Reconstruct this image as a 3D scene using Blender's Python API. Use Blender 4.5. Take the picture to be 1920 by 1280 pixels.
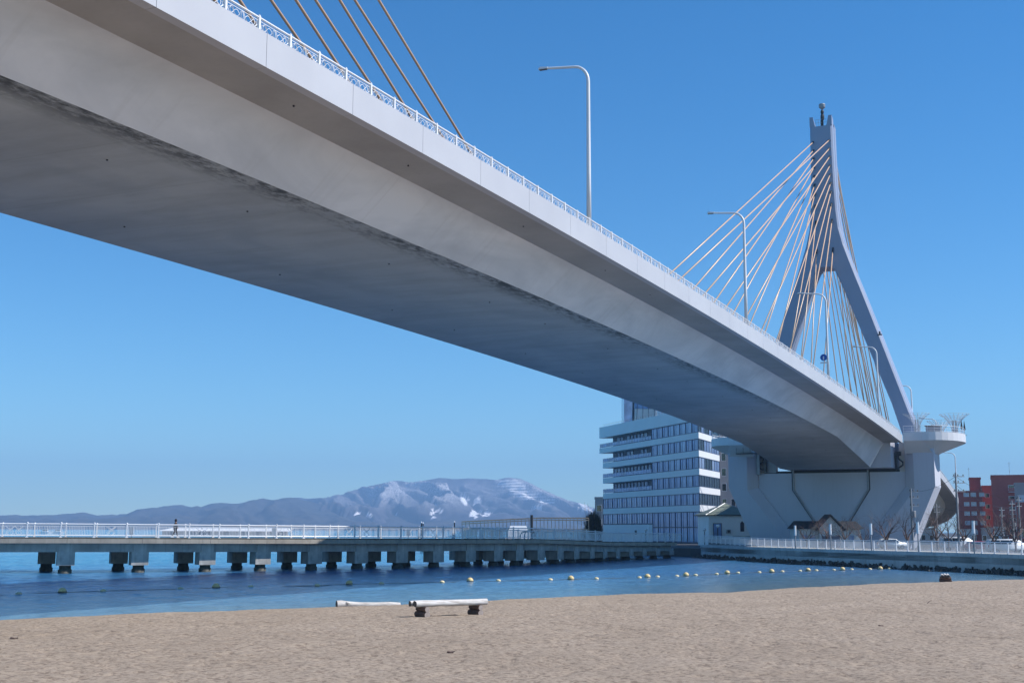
import bpy, bmesh, math, random
import numpy as np
from mathutils import Vector, Matrix
random.seed(7); rng = np.random.default_rng(7)
for o in list(bpy.data.objects): bpy.data.objects.remove(o)
scene = bpy.context.scene
R = math.radians
# ------------------------------------------------------------------ camera, world, sun, exposure
F_PX, PITCH, ROLL, EYE = 2330.0, 0.1504, 0.0038, 4.0
cam_d = bpy.data.cameras.new('camera'); cam = bpy.data.objects.new('camera', cam_d)
scene.collection.objects.link(cam); scene.camera = cam
cam_d.sensor_width = 36.0; cam_d.lens = 36.0 * F_PX / 1920.0
cam_d.clip_start = 0.3; cam_d.clip_end = 40000
FW = Vector((0, math.cos(PITCH), math.sin(PITCH))); U0 = Vector((0, -math.sin(PITCH), math.cos(PITCH))); R0 = Vector((1, 0, 0))
RT = R0 * math.cos(ROLL) + U0 * math.sin(ROLL); UP = -R0 * math.sin(ROLL) + U0 * math.cos(ROLL)
m4 = Matrix((RT, UP, -FW)).transposed().to_4x4(); m4.translation = (0, 0, EYE); cam.matrix_world = m4

SUN_AZ, SUN_EL = 95.0, 46.0
world = bpy.data.worlds.new('World'); scene.world = world; world.use_nodes = True
wn = world.node_tree.nodes; wl = world.node_tree.links
bg = wn['Background']; bg.inputs['Strength'].default_value = 0.1
sky = wn.new('ShaderNodeTexSky'); sky.sky_type = 'NISHITA'; sky.sun_disc = False
bg.inputs['Strength'].default_value = 0.105
sky.sun_elevation = R(SUN_EL); sky.sun_rotation = R(SUN_AZ)
sky.altitude = 1200; sky.air_density = 1.0; sky.dust_density = 0.0; sky.ozone_density = 2.0
hs = wn.new('ShaderNodeHueSaturation'); hs.inputs['Saturation'].default_value = 1.35
tint = wn.new('ShaderNodeMix'); tint.data_type = 'RGBA'; tint.blend_type = 'MULTIPLY'; tint.inputs[0].default_value = 1.0
tint.inputs[7].default_value = (.74, 1.0, 1.06, 1)
wl.new(sky.outputs[0], hs.inputs['Color']); wl.new(hs.outputs[0], tint.inputs[6]); wl.new(tint.outputs[2], bg.inputs['Color'])
sun_d = bpy.data.lights.new('sun', 'SUN'); sun = bpy.data.objects.new('sun', sun_d); scene.collection.objects.link(sun)
sun_d.energy = 4.4; sun_d.angle = R(0.53); sun_d.color = (1, .965, .92)
sdir = Vector((math.sin(R(SUN_AZ)) * math.cos(R(SUN_EL)), math.cos(R(SUN_AZ)) * math.cos(R(SUN_EL)), math.sin(R(SUN_EL))))
sun.rotation_euler = sdir.to_track_quat('Z', 'Y').to_euler(); sun.location = (60, -60, 120)
vs = scene.view_settings; vs.view_transform = 'Standard'; vs.look = 'None'; vs.gamma = 1.0; vs.exposure = 0.52
vs.use_curve_mapping = False

# ------------------------------------------------------------------ helpers
def ray(px, py): return FW + RT * ((px - 960) / F_PX) + UP * ((640 - py) / F_PX)
def at(px, d, z=0.0):
    """ground position seen at photo column px and distance d"""
    r = ray(px, 1000); k = d / r.y
    return Vector((r.x * k, d, z))
def zat(py, d, px=1400):
    r = ray(px, py); return EYE + r.z * d / r.y

def link(o): scene.collection.objects.link(o); return o
def tag(o, label=None, cat=None, group=None, kind=None):
    if label: o['label'] = label
    if cat: o['category'] = cat
    if group: o['group'] = group
    if kind: o['kind'] = kind
    return o
def thing(name, label, cat, loc=(0, 0, 0), rz=0.0, group=None):
    o = link(bpy.data.objects.new(name, None)); o.location = loc; o.rotation_euler = (0, 0, rz); o.empty_display_size = .5
    return tag(o, label, cat, group)
def copy_obj(o, parent=None):
    c = link(o.copy()); c.parent = parent
    return c
def copy_tree(o, parent=None):
    c = copy_obj(o, parent)
    for ch in list(o.children): copy_tree(ch, c)
    return c

class MB:
    def __init__(s): s.v = []; s.f = []; s.mi = []; s.cur = 0; s.uv = None
    def add(s, vs_, fs):
        b = len(s.v); s.v += [tuple(v) for v in vs_]
        for f in fs: s.f.append(tuple(b + i for i in f)); s.mi.append(s.cur)
        return s
    def box(s, c, size, rz=0.0, M=None):
        x, y, z = size[0] / 2, size[1] / 2, size[2] / 2
        ca, sa = math.cos(rz), math.sin(rz); vv = []
        for dz in (-z, z):
            for dx, dy in ((-x, -y), (x, -y), (x, y), (-x, y)):
                vv.append((c[0] + dx * ca - dy * sa, c[1] + dx * sa + dy * ca, c[2] + dz))
        if M: vv = [M @ Vector(v) for v in vv]
        return s.add(vv, [(3, 2, 1, 0), (4, 5, 6, 7), (0, 1, 5, 4), (1, 2, 6, 5), (2, 3, 7, 6), (3, 0, 4, 7)])
    def hexa(s, b, t):
        return s.add(list(b) + list(t), [(3, 2, 1, 0), (4, 5, 6, 7), (0, 1, 5, 4), (1, 2, 6, 5), (2, 3, 7, 6), (3, 0, 4, 7)])
    def prism(s, poly, z0, z1):
        n = len(poly); vv = [(x, y, z0) for x, y in poly] + [(x, y, z1) for x, y in poly]
        fs = [tuple(range(n - 1, -1, -1)), tuple(range(n, 2 * n))] + [(i, (i + 1) % n, n + (i + 1) % n, n + i) for i in range(n)]
        return s.add(vv, fs)
    def prism_y(s, poly, y0, y1):
        """poly in (x, z), extruded along y; counter-clockwise seen from -y"""
        n = len(poly); vv = [(x, y0, z) for x, z in poly] + [(x, y1, z) for x, z in poly]
        fs = [tuple(range(n)), tuple(range(2 * n - 1, n - 1, -1))] + [((i + 1) % n, i, n + i, n + (i + 1) % n) for i in range(n)]
        return s.add(vv, fs)
    def loft(s, rings, cap=True, closed=True):
        n = len(rings[0]); vv = [p for r in rings for p in r]; fs = []
        for k in range(len(rings) - 1):
            for i in range(n if closed else n - 1):
                j = (i + 1) % n; fs.append((k * n + i, k * n + j, (k + 1) * n + j, (k + 1) * n + i))
        if cap and closed: fs += [tuple(range(n - 1, -1, -1)), tuple(range((len(rings) - 1) * n, len(rings) * n))]
        return s.add(vv, fs)
    def tube(s, path, r, n=6, cap=True):
        path = [Vector(p) for p in path]; rings = []
        rr = r if hasattr(r, '__len__') else [r] * len(path)
        side = None
        for i, p in enumerate(path):
            d = (path[min(i + 1, len(path) - 1)] - path[max(i - 1, 0)]).normalized()
            if side is None: side = d.orthogonal().normalized()
            else:
                side = side - d * side.dot(d); side = side.normalized() if side.length > 1e-6 else d.orthogonal().normalized()
            u = d.cross(side)
            rings.append([p + side * (rr[i] * math.cos(2 * math.pi * k / n)) + u * (rr[i] * math.sin(2 * math.pi * k / n)) for k in range(n)])
        return s.loft(rings, cap)
    def lathe(s, prof, c=(0, 0, 0), n=12):
        rings = [[(c[0] + r * math.cos(2 * math.pi * k / n), c[1] + r * math.sin(2 * math.pi * k / n), c[2] + z) for k in range(n)] for r, z in prof]
        return s.loft(rings)
    def build(s, name, mat, parent=None, smooth=False, **kw):
        me = bpy.data.meshes.new(name); me.from_pydata(s.v, [], s.f)
        mats = mat if isinstance(mat, (list, tuple)) else [mat]
        for m in mats: me.materials.append(m)
        if len(mats) > 1: me.polygons.foreach_set('material_index', s.mi)
        if smooth: me.polygons.foreach_set('use_smooth', [True] * len(me.polygons))
        if s.uv is not None:
            l = me.uv_layers.new(name='UVMap'); li = np.zeros(len(me.loops), dtype=np.int32); me.loops.foreach_get('vertex_index', li)
            l.data.foreach_set('uv', np.asarray(s.uv, dtype=np.float32)[li].ravel())
        me.update()
        o = link(bpy.data.objects.new(name, me)); o.parent = parent
        tag(o, kw.get('label'), kw.get('cat'), kw.get('group'), kw.get('kind'))
        return o
def inst(name, me, parent, loc=(0, 0, 0), rz=0.0):
    o = link(bpy.data.objects.new(name, me)); o.parent = parent; o.location = loc; o.rotation_euler = (0, 0, rz)
    return o

# ------------------------------------------------------------------ materials
def new_mat(name):
    m = bpy.data.materials.new(name); m.use_nodes = True
    nt = m.node_tree; b = nt.nodes['Principled BSDF']
    return m, nt, b
def N(nt, t, **kw):
    n = nt.nodes.new(t)
    for k, v in kw.items():
        if k in ('operation', 'blend_type', 'data_type', 'noise_dimensions', 'feature', 'bands_direction', 'wave_type', 'interpolation', 'distance'): setattr(n, k, v)
        else: n.inputs[k].default_value = v
    return n
def mapping(nt, coord='Object', scale=(1, 1, 1)):
    tc = nt.nodes.new('ShaderNodeTexCoord'); mp = nt.nodes.new('ShaderNodeMapping'); mp.inputs['Scale'].default_value = scale
    nt.links.new(tc.outputs[coord], mp.inputs['Vector']); return mp.outputs[0]
def noise(nt, vec, scale, detail=4.0, rough=.55, dist=0.0):
    n = N(nt, 'ShaderNodeTexNoise', Scale=scale, Detail=detail, Roughness=rough, Distortion=dist); nt.links.new(vec, n.inputs['Vector']); return n.outputs['Fac']
def ramp(nt, fac, stops):
    r = nt.nodes.new('ShaderNodeValToRGB'); e = r.color_ramp.elements
    while len(e) < len(stops): e.new(.5)
    for i, (p, c) in enumerate(stops):
        e[i].position = p; e[i].color = (*(c if hasattr(c, '__len__') else (c, c, c)), 1)
    nt.links.new(fac, r.inputs[0]); return r.outputs[0]
def mix(nt, fac, a, b, mode='MIX'):
    n = nt.nodes.new('ShaderNodeMix'); n.data_type = 'RGBA'; n.blend_type = mode
    for sock, val in ((n.inputs['Factor'], fac), (n.inputs['A'], a), (n.inputs['B'], b)):
        pass
    def put(s_, v_):
        if hasattr(v_, 'node'): nt.links.new(v_, s_)
        elif hasattr(v_, '__len__'): s_.default_value = (*v_, 1)
        else: s_.default_value = v_
    put(n.inputs[0], fac); put(n.inputs[6], a); put(n.inputs[7], b)
    return n.outputs[2]
def math_(nt, op, a, b=0.0, clamp=False):
    n = nt.nodes.new('ShaderNodeMath'); n.operation = op; n.use_clamp = clamp
    for i, v in enumerate((a, b)):
        if hasattr(v, 'node'): nt.links.new(v, n.inputs[i])
        else: n.inputs[i].default_value = v
    return n.outputs[0]
def bump(nt, b, h, strength=.3, dist=.02):
    n = N(nt, 'ShaderNodeBump', Strength=strength, Distance=dist); nt.links.new(h, n.inputs['Height']); nt.links.new(n.outputs[0], b.inputs['Normal'])
def simple(name, col, rough=.6, var=.12, scale=1.5, metal=0.0, streak=0.0, bumpy=0.0, coord='Object', spec=.4):
    m, nt, b = new_mat(name)
    v = mapping(nt, coord); f = noise(nt, v, scale)
    c1 = [c * (1 - var) for c in col]; c2 = [min(1, c * (1 + var)) for c in col]
    out = ramp(nt, f, [(.3, c1), (.7, c2)])
    if streak:
        v2 = mapping(nt, coord, (2.2, 2.2, .12)); f2 = noise(nt, v2, 1.6, 6, .65)
        out = mix(nt, math_(nt, 'MULTIPLY', ramp(nt, f2, [(.5, 0.0), (.72, 1.0)]), streak), out, [c * .35 for c in col])
    nt.links.new(out, b.inputs['Base Color']); b.inputs['Roughness'].default_value = rough; b.inputs['Metallic'].default_value = metal
    b.inputs['Specular IOR Level'].default_value = spec
    if bumpy: bump(nt, b, noise(nt, v, scale * 14, 5), bumpy, .02)
    return m
M = {}
M['white_paint'] = simple('white_paint', (.66, .655, .68), .45, .04, .3)
M['rail_white'] = simple('rail_white', (.74, .74, .76), .4, .05, 1.0)
M['pylon_paint'] = simple('pylon_paint', (.28, .33, .45), .5, .05, .15, streak=.06)
M['cable'] = simple('cable_sheath', (.66, .44, .29), .32, .06, .5)
M['dark'] = simple('dark_metal', (.03, .032, .038), .5, .2)
M['mid_metal'] = simple('grey_metal', (.28, .29, .31), .45, .1, metal=.3)
M['pier_concrete'] = simple('pier_concrete', (.52, .53, .60), .75, .05, .12, streak=.10, bumpy=.1)
M['old_concrete'] = simple('weathered_concrete', (.37, .36, .345), .85, .22, .8, streak=.55, bumpy=.4)
M['cap_concrete'] = simple('pile_concrete', (.43, .415, .395), .85, .3, .9, streak=.5, bumpy=.4)
M['deck_edge'] = simple('deck_edge_concrete', (.36, .32, .27), .85, .18, .7, streak=.45, bumpy=.3)
M['quay_concrete'] = simple('quay_concrete', (.52, .52, .51), .8, .15, .4, streak=.45, bumpy=.3)
M['wet_rock'] = simple('wet_rock', (.055, .05, .045), .55, .4, 2.0, bumpy=.5)
M['pile_dark'] = simple('tidal_concrete', (.075, .075, .065), .7, .45, 3.0, bumpy=.5)
M['asphalt'] = simple('asphalt', (.06, .06, .062), .85, .15, 1.0, bumpy=.2)
M['paving'] = simple('paving', (.34, .33, .31), .8, .1, .8)
M['office_white'] = simple('office_white', (.70, .715, .74), .5, .03, .2)
M['frame_blue'] = simple('window_frame', (.05, .07, .13), .4, .1)
M['balcony_wall'] = simple('balcony_wall', (.17, .17, .22), .7, .1)
M['grey_wall'] = simple('grey_wall', (.36, .35, .36), .8, .05, .3, streak=.15)
M['brick_red'] = simple('red_wall', (.40, .12, .10), .8, .12, .4)
M['brick_red2'] = simple('red_wall_pale', (.42, .17, .15), .8, .1, .4)
M['roof_green'] = simple('roof_green', (.16, .19, .155), .6, .12, .8)
M['roof_slate'] = simple('roof_slate', (.02, .025, .034), .95, .15, 1.0)
M['house_white'] = simple('house_white', (.74, .76, .76), .7, .05, .5)
M['house_tan'] = simple('house_stone', (.55, .54, .54), .8, .15, .8)
M['bark'] = simple('bark', (.15, .10, .088), .9, .2, 3.0)
M['pole_concrete'] = simple('pole_concrete', (.30, .30, .31), .8, .08)
M['car_white'] = simple('car_white', (.78, .79, .80), .25, .01, spec=.6)
M['car_red'] = simple('car_red', (.38, .035, .04), .25, .02, spec=.6)
M['tyre'] = simple('rubber', (.02, .02, .02), .8, .1)
M['buoy'] = simple('buoy_yellow', (.68, .52, .25), .5, .12, 4.0)
M['buoy_pale'] = simple('buoy_pale_yellow', (.72, .60, .36), .5, .1, 4.0)
M['rope'] = simple('rope', (.06, .065, .06), .8, .2)
M['conifer'] = simple('dark_foliage', (.022, .030, .020), .8, .3, 3.0)
M['lattice_wood'] = simple('lattice_wood', (.52, .41, .31), .8, .15, 1.0)
M['coat'] = simple('dark_coat', (.012, .013, .02), .8, .2, 3.0)
M['trouser'] = simple('dark_trousers', (.03, .03, .04), .8, .2, 3.0)
M['skin'] = simple('skin', (.5, .3, .22), .6, .05)
M['blue_sign'] = simple('blue_sign', (.01, .09, .42), .4, .05)
M['beige_girder'] = simple('beige_paint', (.68, .62, .56), .6, .06, .3)
M['pole_pale'] = simple('pale_lattice', (.48, .49, .52), .5, .05)
M['lens'] = simple('lamp_lens', (.10, .10, .11), .2, .05)
def glass(name, col, rough=.06, var=.25, scale=.35):
    m, nt, b = new_mat(name); v = mapping(nt); f = noise(nt, v, scale, 2)
    nt.links.new(ramp(nt, f, [(.35, [c * (1 - var) for c in col]), (.65, [c * (1 + var) for c in col])]), b.inputs['Base Color'])
    b.inputs['Roughness'].default_value = rough; b.inputs['Specular IOR Level'].default_value = .9
    return m
M['glass'] = glass('office_glass', (.19, .28, .50))
M['glass_light'] = glass('blind_glass', (.30, .40, .60))
M['glass_dark'] = glass('dark_glass', (.02, .025, .035))
# driftwood
def wood(name, pale, dark):
    m, nt, b = new_mat(name); v = mapping(nt, 'Object', (1.2, 14, 14)); f = noise(nt, v, 1.6, 6, .6, .4)
    v2 = mapping(nt, 'Object', (.8, 30, 30)); g = noise(nt, v2, 1.2, 3)
    c = mix(nt, ramp(nt, g, [(.6, 0.0), (.7, .7)]), ramp(nt, f, [(.32, dark), (.55, pale)]), [d * .4 for d in dark])
    nt.links.new(c, b.inputs['Base Color']); b.inputs['Roughness'].default_value = .85; bump(nt, b, f, .4, .02); return m
M['driftwood'] = wood('driftwood', (.62, .59, .56), (.33, .29, .26))
M['log_brown'] = wood('log_brown', (.16, .085, .06), (.07, .04, .03))
M['log_end'] = simple('log_end_grain', (.10, .085, .075), .9, .4, 9.0)
M['log_end_pale'] = simple('log_end_grain_pale', (.36, .30, .27), .9, .25, 9.0)
# girder underside, with mould and water stains carried by the concrete (uv: u metres along, v metres across)
def soffit():
    m, nt, b = new_mat('girder_soffit')
    uv = nt.nodes.new('ShaderNodeUVMap'); uv.uv_map = 'UVMap'
    mp = N(nt, 'ShaderNodeMapping', Scale=(.10, .16, 1)); nt.links.new(uv.outputs[0], mp.inputs['Vector'])
    big = noise(nt, mp.outputs[0], 1.0, 6, .6, .8)
    mp2 = N(nt, 'ShaderNodeMapping', Scale=(.5, .12, 1)); nt.links.new(uv.outputs[0], mp2.inputs['Vector'])
    st = noise(nt, mp2.outputs[0], 1.0, 7, .65, .3)
    sep = nt.nodes.new('ShaderNodeSeparateXYZ'); nt.links.new(uv.outputs[0], sep.inputs[0])
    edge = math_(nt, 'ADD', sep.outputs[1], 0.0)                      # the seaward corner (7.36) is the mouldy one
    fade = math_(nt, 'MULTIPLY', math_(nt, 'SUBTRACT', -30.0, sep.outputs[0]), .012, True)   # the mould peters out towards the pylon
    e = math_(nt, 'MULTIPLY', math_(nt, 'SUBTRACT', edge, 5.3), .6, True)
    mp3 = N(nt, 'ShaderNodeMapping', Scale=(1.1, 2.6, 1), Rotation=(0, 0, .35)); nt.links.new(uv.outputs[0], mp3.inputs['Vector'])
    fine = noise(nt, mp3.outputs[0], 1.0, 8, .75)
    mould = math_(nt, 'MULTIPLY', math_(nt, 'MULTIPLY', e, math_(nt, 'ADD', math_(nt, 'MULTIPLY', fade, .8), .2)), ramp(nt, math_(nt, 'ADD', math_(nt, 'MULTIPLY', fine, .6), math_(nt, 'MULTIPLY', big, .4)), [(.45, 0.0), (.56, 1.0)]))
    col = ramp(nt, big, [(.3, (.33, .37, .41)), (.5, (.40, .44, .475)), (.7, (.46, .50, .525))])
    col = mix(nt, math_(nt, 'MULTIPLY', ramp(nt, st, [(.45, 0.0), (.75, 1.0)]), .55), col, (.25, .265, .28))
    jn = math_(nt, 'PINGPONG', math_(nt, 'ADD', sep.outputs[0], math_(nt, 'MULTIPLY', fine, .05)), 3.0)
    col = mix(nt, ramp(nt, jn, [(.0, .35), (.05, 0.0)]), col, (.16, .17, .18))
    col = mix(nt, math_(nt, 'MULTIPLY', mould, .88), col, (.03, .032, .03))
    nt.links.new(col, b.inputs['Base Color']); b.inputs['Roughness'].default_value = .7
    bump(nt, b, fine, .12, .03); return m
M['soffit'] = soffit()
def webmat():
    m, nt, b = new_mat('girder_web')
    uv = nt.nodes.new('ShaderNodeUVMap'); uv.uv_map = 'UVMap'
    mp = N(nt, 'ShaderNodeMapping', Scale=(.11, .30, 1), Rotation=(0, 0, .7)); nt.links.new(uv.outputs[0], mp.inputs['Vector'])
    a = noise(nt, mp.outputs[0], 1.0, 6, .6, .6)
    mp2 = N(nt, 'ShaderNodeMapping', Scale=(1.2, .1, 1)); nt.links.new(uv.outputs[0], mp2.inputs['Vector'])
    s = noise(nt, mp2.outputs[0], 1.0, 6, .7)
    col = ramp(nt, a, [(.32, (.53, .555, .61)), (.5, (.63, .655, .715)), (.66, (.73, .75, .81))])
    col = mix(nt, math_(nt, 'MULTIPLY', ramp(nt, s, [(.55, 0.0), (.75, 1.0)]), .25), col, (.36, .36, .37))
    nt.links.new(col, b.inputs['Base Color']); b.inputs['Roughness'].default_value = .6; return m
M['web'] = webmat()
M['overhang'] = simple('overhang_shaded_concrete', (.36, .355, .355), .75, .12, .25, streak=.1)  # same concrete as the web; shade under the deck edge painted in as darker colour
def fascia():
    m, nt, b = new_mat('fascia_paint'); v = mapping(nt, 'Object', (1.0, 1.0, .10)); s = noise(nt, v, 1.1, 6, .7)
    v2 = mapping(nt); a = noise(nt, v2, .25, 3)
    col = ramp(nt, a, [(.3, (.44, .445, .478)), (.7, (.485, .49, .52))])
    col = mix(nt, math_(nt, 'MULTIPLY', ramp(nt, s, [(.58, 0.0), (.8, 1.0)]), .22), col, (.42, .42, .43))
    nt.links.new(col, b.inputs['Base Color']); b.inputs['Roughness'].default_value = .45; return m
M['fascia'] = fascia()
# ------------------------------------------------------------------ terrain helpers
def vnoise(x, y, seed=0):
    """smooth value noise on arrays"""
    xi = np.floor(x).astype(np.int64); yi = np.floor(y).astype(np.int64); xf = x - xi; yf = y - yi
    def h(a, b):
        n = (a * 374761393 + b * 668265263 + seed * 974634777) & 0x7fffffff
        n = ((n ^ (n >> 13)) * 1274126177) & 0x7fffffff
        return ((n ^ (n >> 16)) & 0xffff) / 65535.0
    u = xf * xf * (3 - 2 * xf); w = yf * yf * (3 - 2 * yf)
    return (h(xi, yi) * (1 - u) + h(xi + 1, yi) * u) * (1 - w) + (h(xi, yi + 1) * (1 - u) + h(xi + 1, yi + 1) * u) * w
def fbm(x, y, o=4, seed=0, g=.5):
    s = 0; a = 1; t = 0
    for i in range(o): s = s + a * vnoise(x * 2 ** i, y * 2 ** i, seed + i); t += a; a *= g
    return s / t
def grid_mesh(name, X, Y, Z, mat, smooth=True, **kw):
    ny, nx = X.shape
    co = np.stack([X, Y, Z], -1).reshape(-1, 3).astype(np.float32)
    i = np.arange(nx * ny).reshape(ny, nx)
    q = np.stack([i[:-1, :-1], i[:-1, 1:], i[1:, 1:], i[1:, :-1]], -1).reshape(-1, 4)
    me = bpy.data.meshes.new(name); me.vertices.add(len(co)); me.vertices.foreach_set('co', co.ravel())
    me.loops.add(q.size); me.loops.foreach_set('vertex_index', q.ravel().astype(np.int32))
    me.polygons.add(len(q)); me.polygons.foreach_set('loop_start', np.arange(0, q.size, 4, dtype=np.int32))
    if smooth: me.polygons.foreach_set('use_smooth', np.ones(len(q), dtype=bool))
    me.update(calc_edges=True); me.materials.append(mat)
    o = link(bpy.data.objects.new(name, me)); tag(o, kw.get('label'), kw.get('cat'), kw.get('group'), kw.get('kind')); return o

# ---- sand
SH = np.array([(-120, -10), (-60, 25), (-34, 46), (-22.1, 54.9), (-16.5, 59.6), (-9.2, 64.3), (-3.3, 69.0), (-1.0, 71.4), (5.7, 77.5), (12.6, 80.8), (20.5, 89.2), (33.8, 99.5), (42.6, 105), (60, 116), (120, 150)])
def shore_y(x):
    return np.interp(x, SH[:, 0], SH[:, 1]) + .5 * np.sin(x * .55) * np.cos(x * .21 + 1) + .25 * np.sin(x * 1.7 + 2)
def sand_z(x, y):
    s = (shore_y(x) - y) * .79
    return np.where(s > 0, 1.05 * (1 - np.exp(-np.maximum(s, 0) / 10.0)) + .0035 * np.maximum(s, 0), np.maximum(.11 * s, -2.5))
def sandmat():
    m, nt, b = new_mat('sand'); v = mapping(nt)
    a = noise(nt, v, .25, 4); f = noise(nt, v, 7.0, 6, .72); g = noise(nt, v, 160.0, 3, .7); d = noise(nt, v, 2.2, 5, .6)
    col = ramp(nt, a, [(.3, (.365, .29, .22)), (.7, (.425, .342, .265))])
    col = mix(nt, ramp(nt, f, [(.41, .8), (.53, 0.0)]), col, (.185, .138, .105))
    col = mix(nt, ramp(nt, g, [(.60, 0.0), (.74, .55)]), col, (.45, .38, .31))
    col = mix(nt, ramp(nt, g, [(.26, .7), (.38, 0.0)]), col, (.13, .09, .07))
    # damp strip by the water line: sand that is low over the sea
    sep = nt.nodes.new('ShaderNodeSeparateXYZ'); tc = nt.nodes.new('ShaderNodeTexCoord'); nt.links.new(tc.outputs['Object'], sep.inputs[0])
    wet = ramp(nt, math_(nt, 'ADD', sep.outputs[2], math_(nt, 'MULTIPLY', d, .08)), [(.05, 1.0), (.17, 0.0)])
    col = mix(nt, math_(nt, 'MULTIPLY', wet, .45), col, (.13, .10, .08))
    nt.links.new(col, b.inputs['Base Color']); b.inputs['Roughness'].default_value = .95; b.inputs['Specular IOR Level'].default_value = .15
    bump(nt, b, math_(nt, 'ADD', math_(nt, 'MULTIPLY', f, .8), math_(nt, 'MULTIPLY', g, .2)), .9, .07); return m
M['sand'] = sandmat()
xs = np.concatenate([np.linspace(-90, -16, 90)[:-1], np.linspace(-16, 34, 560)[:-1], np.linspace(34, 110, 90)])
ys_ = np.concatenate([np.linspace(-40, 15, 40)[:-1], 15 + 110 * np.linspace(0, 1, 640) ** 1.6])
X, Y = np.meshgrid(xs, ys_)
Z = sand_z(X, Y)
dry = np.clip(Z * 2.5, 0, 1)
foot = fbm(X / .42, Y / .42, 3, 5); foot2 = fbm(X / 1.6, Y / 1.6, 3, 11)
Z = Z + dry * (-.085 * np.clip(.50 - foot, 0, .3) * 2.2 + .05 * (foot2 - .5) + .02 * (fbm(X / .16, Y / .16, 2, 21) - .5)) + .03 * (fbm(X / 6, Y / 6, 3, 31) - .5)
grid_mesh('beach', X, Y, Z, M['sand'], kind='structure')

# ---- sea
def seamat():
    m, nt, b = new_mat('sea_water')
    tc = nt.nodes.new('ShaderNodeTexCoord'); sep = nt.nodes.new('ShaderNodeSeparateXYZ'); nt.links.new(tc.outputs['Object'], sep.inputs[0])
    off = math_(nt, 'MULTIPLY', math_(nt, 'SUBTRACT', sep.outputs[1], math_(nt, 'ADD', math_(nt, 'MULTIPLY', sep.outputs[0], .774), 72.0)), .79)  # metres from the waterline
    v = mapping(nt); pat = noise(nt, v, .035, 4, .6)
    o2 = math_(nt, 'ADD', off, math_(nt, 'MULTIPLY', math_(nt, 'SUBTRACT', pat, .5), 26.0))
    col = ramp(nt, math_(nt, 'DIVIDE', o2, 120.0, True), [(0.0, (.12, .20, .23)), (.10, (.08, .19, .29)), (.24, (.05, .17, .35)), (.45, (.042, .17, .35)), (.75, (.045, .25, .40)), (1.0, (.045, .27, .43))])
    wv = noise(nt, mapping(nt, 'Object', (1.5, .42, 1)), 1.0, 6, .75, .4); col = mix(nt, ramp(nt, wv, [(.40, .5), (.54, 0.0)]), col, (.006, .03, .085))  # dark sides of the ripples painted into the water colour
    nt.links.new(col, b.inputs['Base Color']); b.inputs['Roughness'].default_value = .14; b.inputs['IOR'].default_value = 1.33; b.inputs['Specular IOR Level'].default_value = .5
    va = mapping(nt, 'Object', (1.6, .5, 1)); r1 = noise(nt, va, 1.5, 6, .7, .5); r2 = noise(nt, va, 5.0, 4, .65); r3 = noise(nt, va, .22, 3)
    calm = ramp(nt, math_(nt, 'DIVIDE', o2, 40.0, True), [(0.0, .25), (.6, 1.0)])
    h = math_(nt, 'ADD', math_(nt, 'ADD', math_(nt, 'MULTIPLY', r1, .5), math_(nt, 'MULTIPLY', r2, .22)), math_(nt, 'MULTIPLY', r3, .6))
    n = N(nt, 'ShaderNodeBump', Distance=.22); nt.links.new(h, n.inputs['Height']); nt.links.new(math_(nt, 'MULTIPLY', calm, .9), n.inputs['Strength'])
    nt.links.new(n.outputs[0], b.inputs['Normal']); return m
M['sea'] = seamat()
# the cove has real wavelets; beyond it the sheet runs flat to the far shore
wx = np.concatenate([[-9000, -2000, -600, -250, -130, -90], np.arange(-78, 62, .31), [75, 120, 300, 900, 3000, 9000]])
wy = np.concatenate([[-300, -100, 0, 30], np.arange(44, 212, .31), [230, 300, 500, 1000, 2500, 9800]])
WX, WY = np.meshgrid(wx, wy)
ofs = (WY - shore_y(WX)) * .79
inside = ((WX > -77.5) & (WX < 61.5) & (WY > 44.5) & (WY < 211)).astype(float) * np.clip((212 - WY) / 12, 0, 1) * np.clip((WX + 78) / 8, 0, 1)
amp = np.clip(ofs / 14, .08, 1) * inside * (.65 + .7 * fbm(WX / 22, WY / 30, 3, 201))
wu = WX * .82 + WY * .57; wv_ = -WX * .57 + WY * .82
WZ = amp * (.13 * (fbm(wu / 1.9, wv_ / 1.1, 3, 210, .55) - .5) + .045 * (fbm(wu / 5.0, wv_ / 3.0, 2, 220) - .5) * 2)
grid_mesh('sea', WX, WY, WZ, M['sea'], kind='structure')
mb = MB(); mb.add([(-9000, -300, -2.8), (9000, -300, -2.8), (9000, 9800, -2.8), (-9000, 9800, -2.8)], [(0, 1, 2, 3)]); mb.build('sea_bed', M['sand'], kind='structure')

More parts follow.
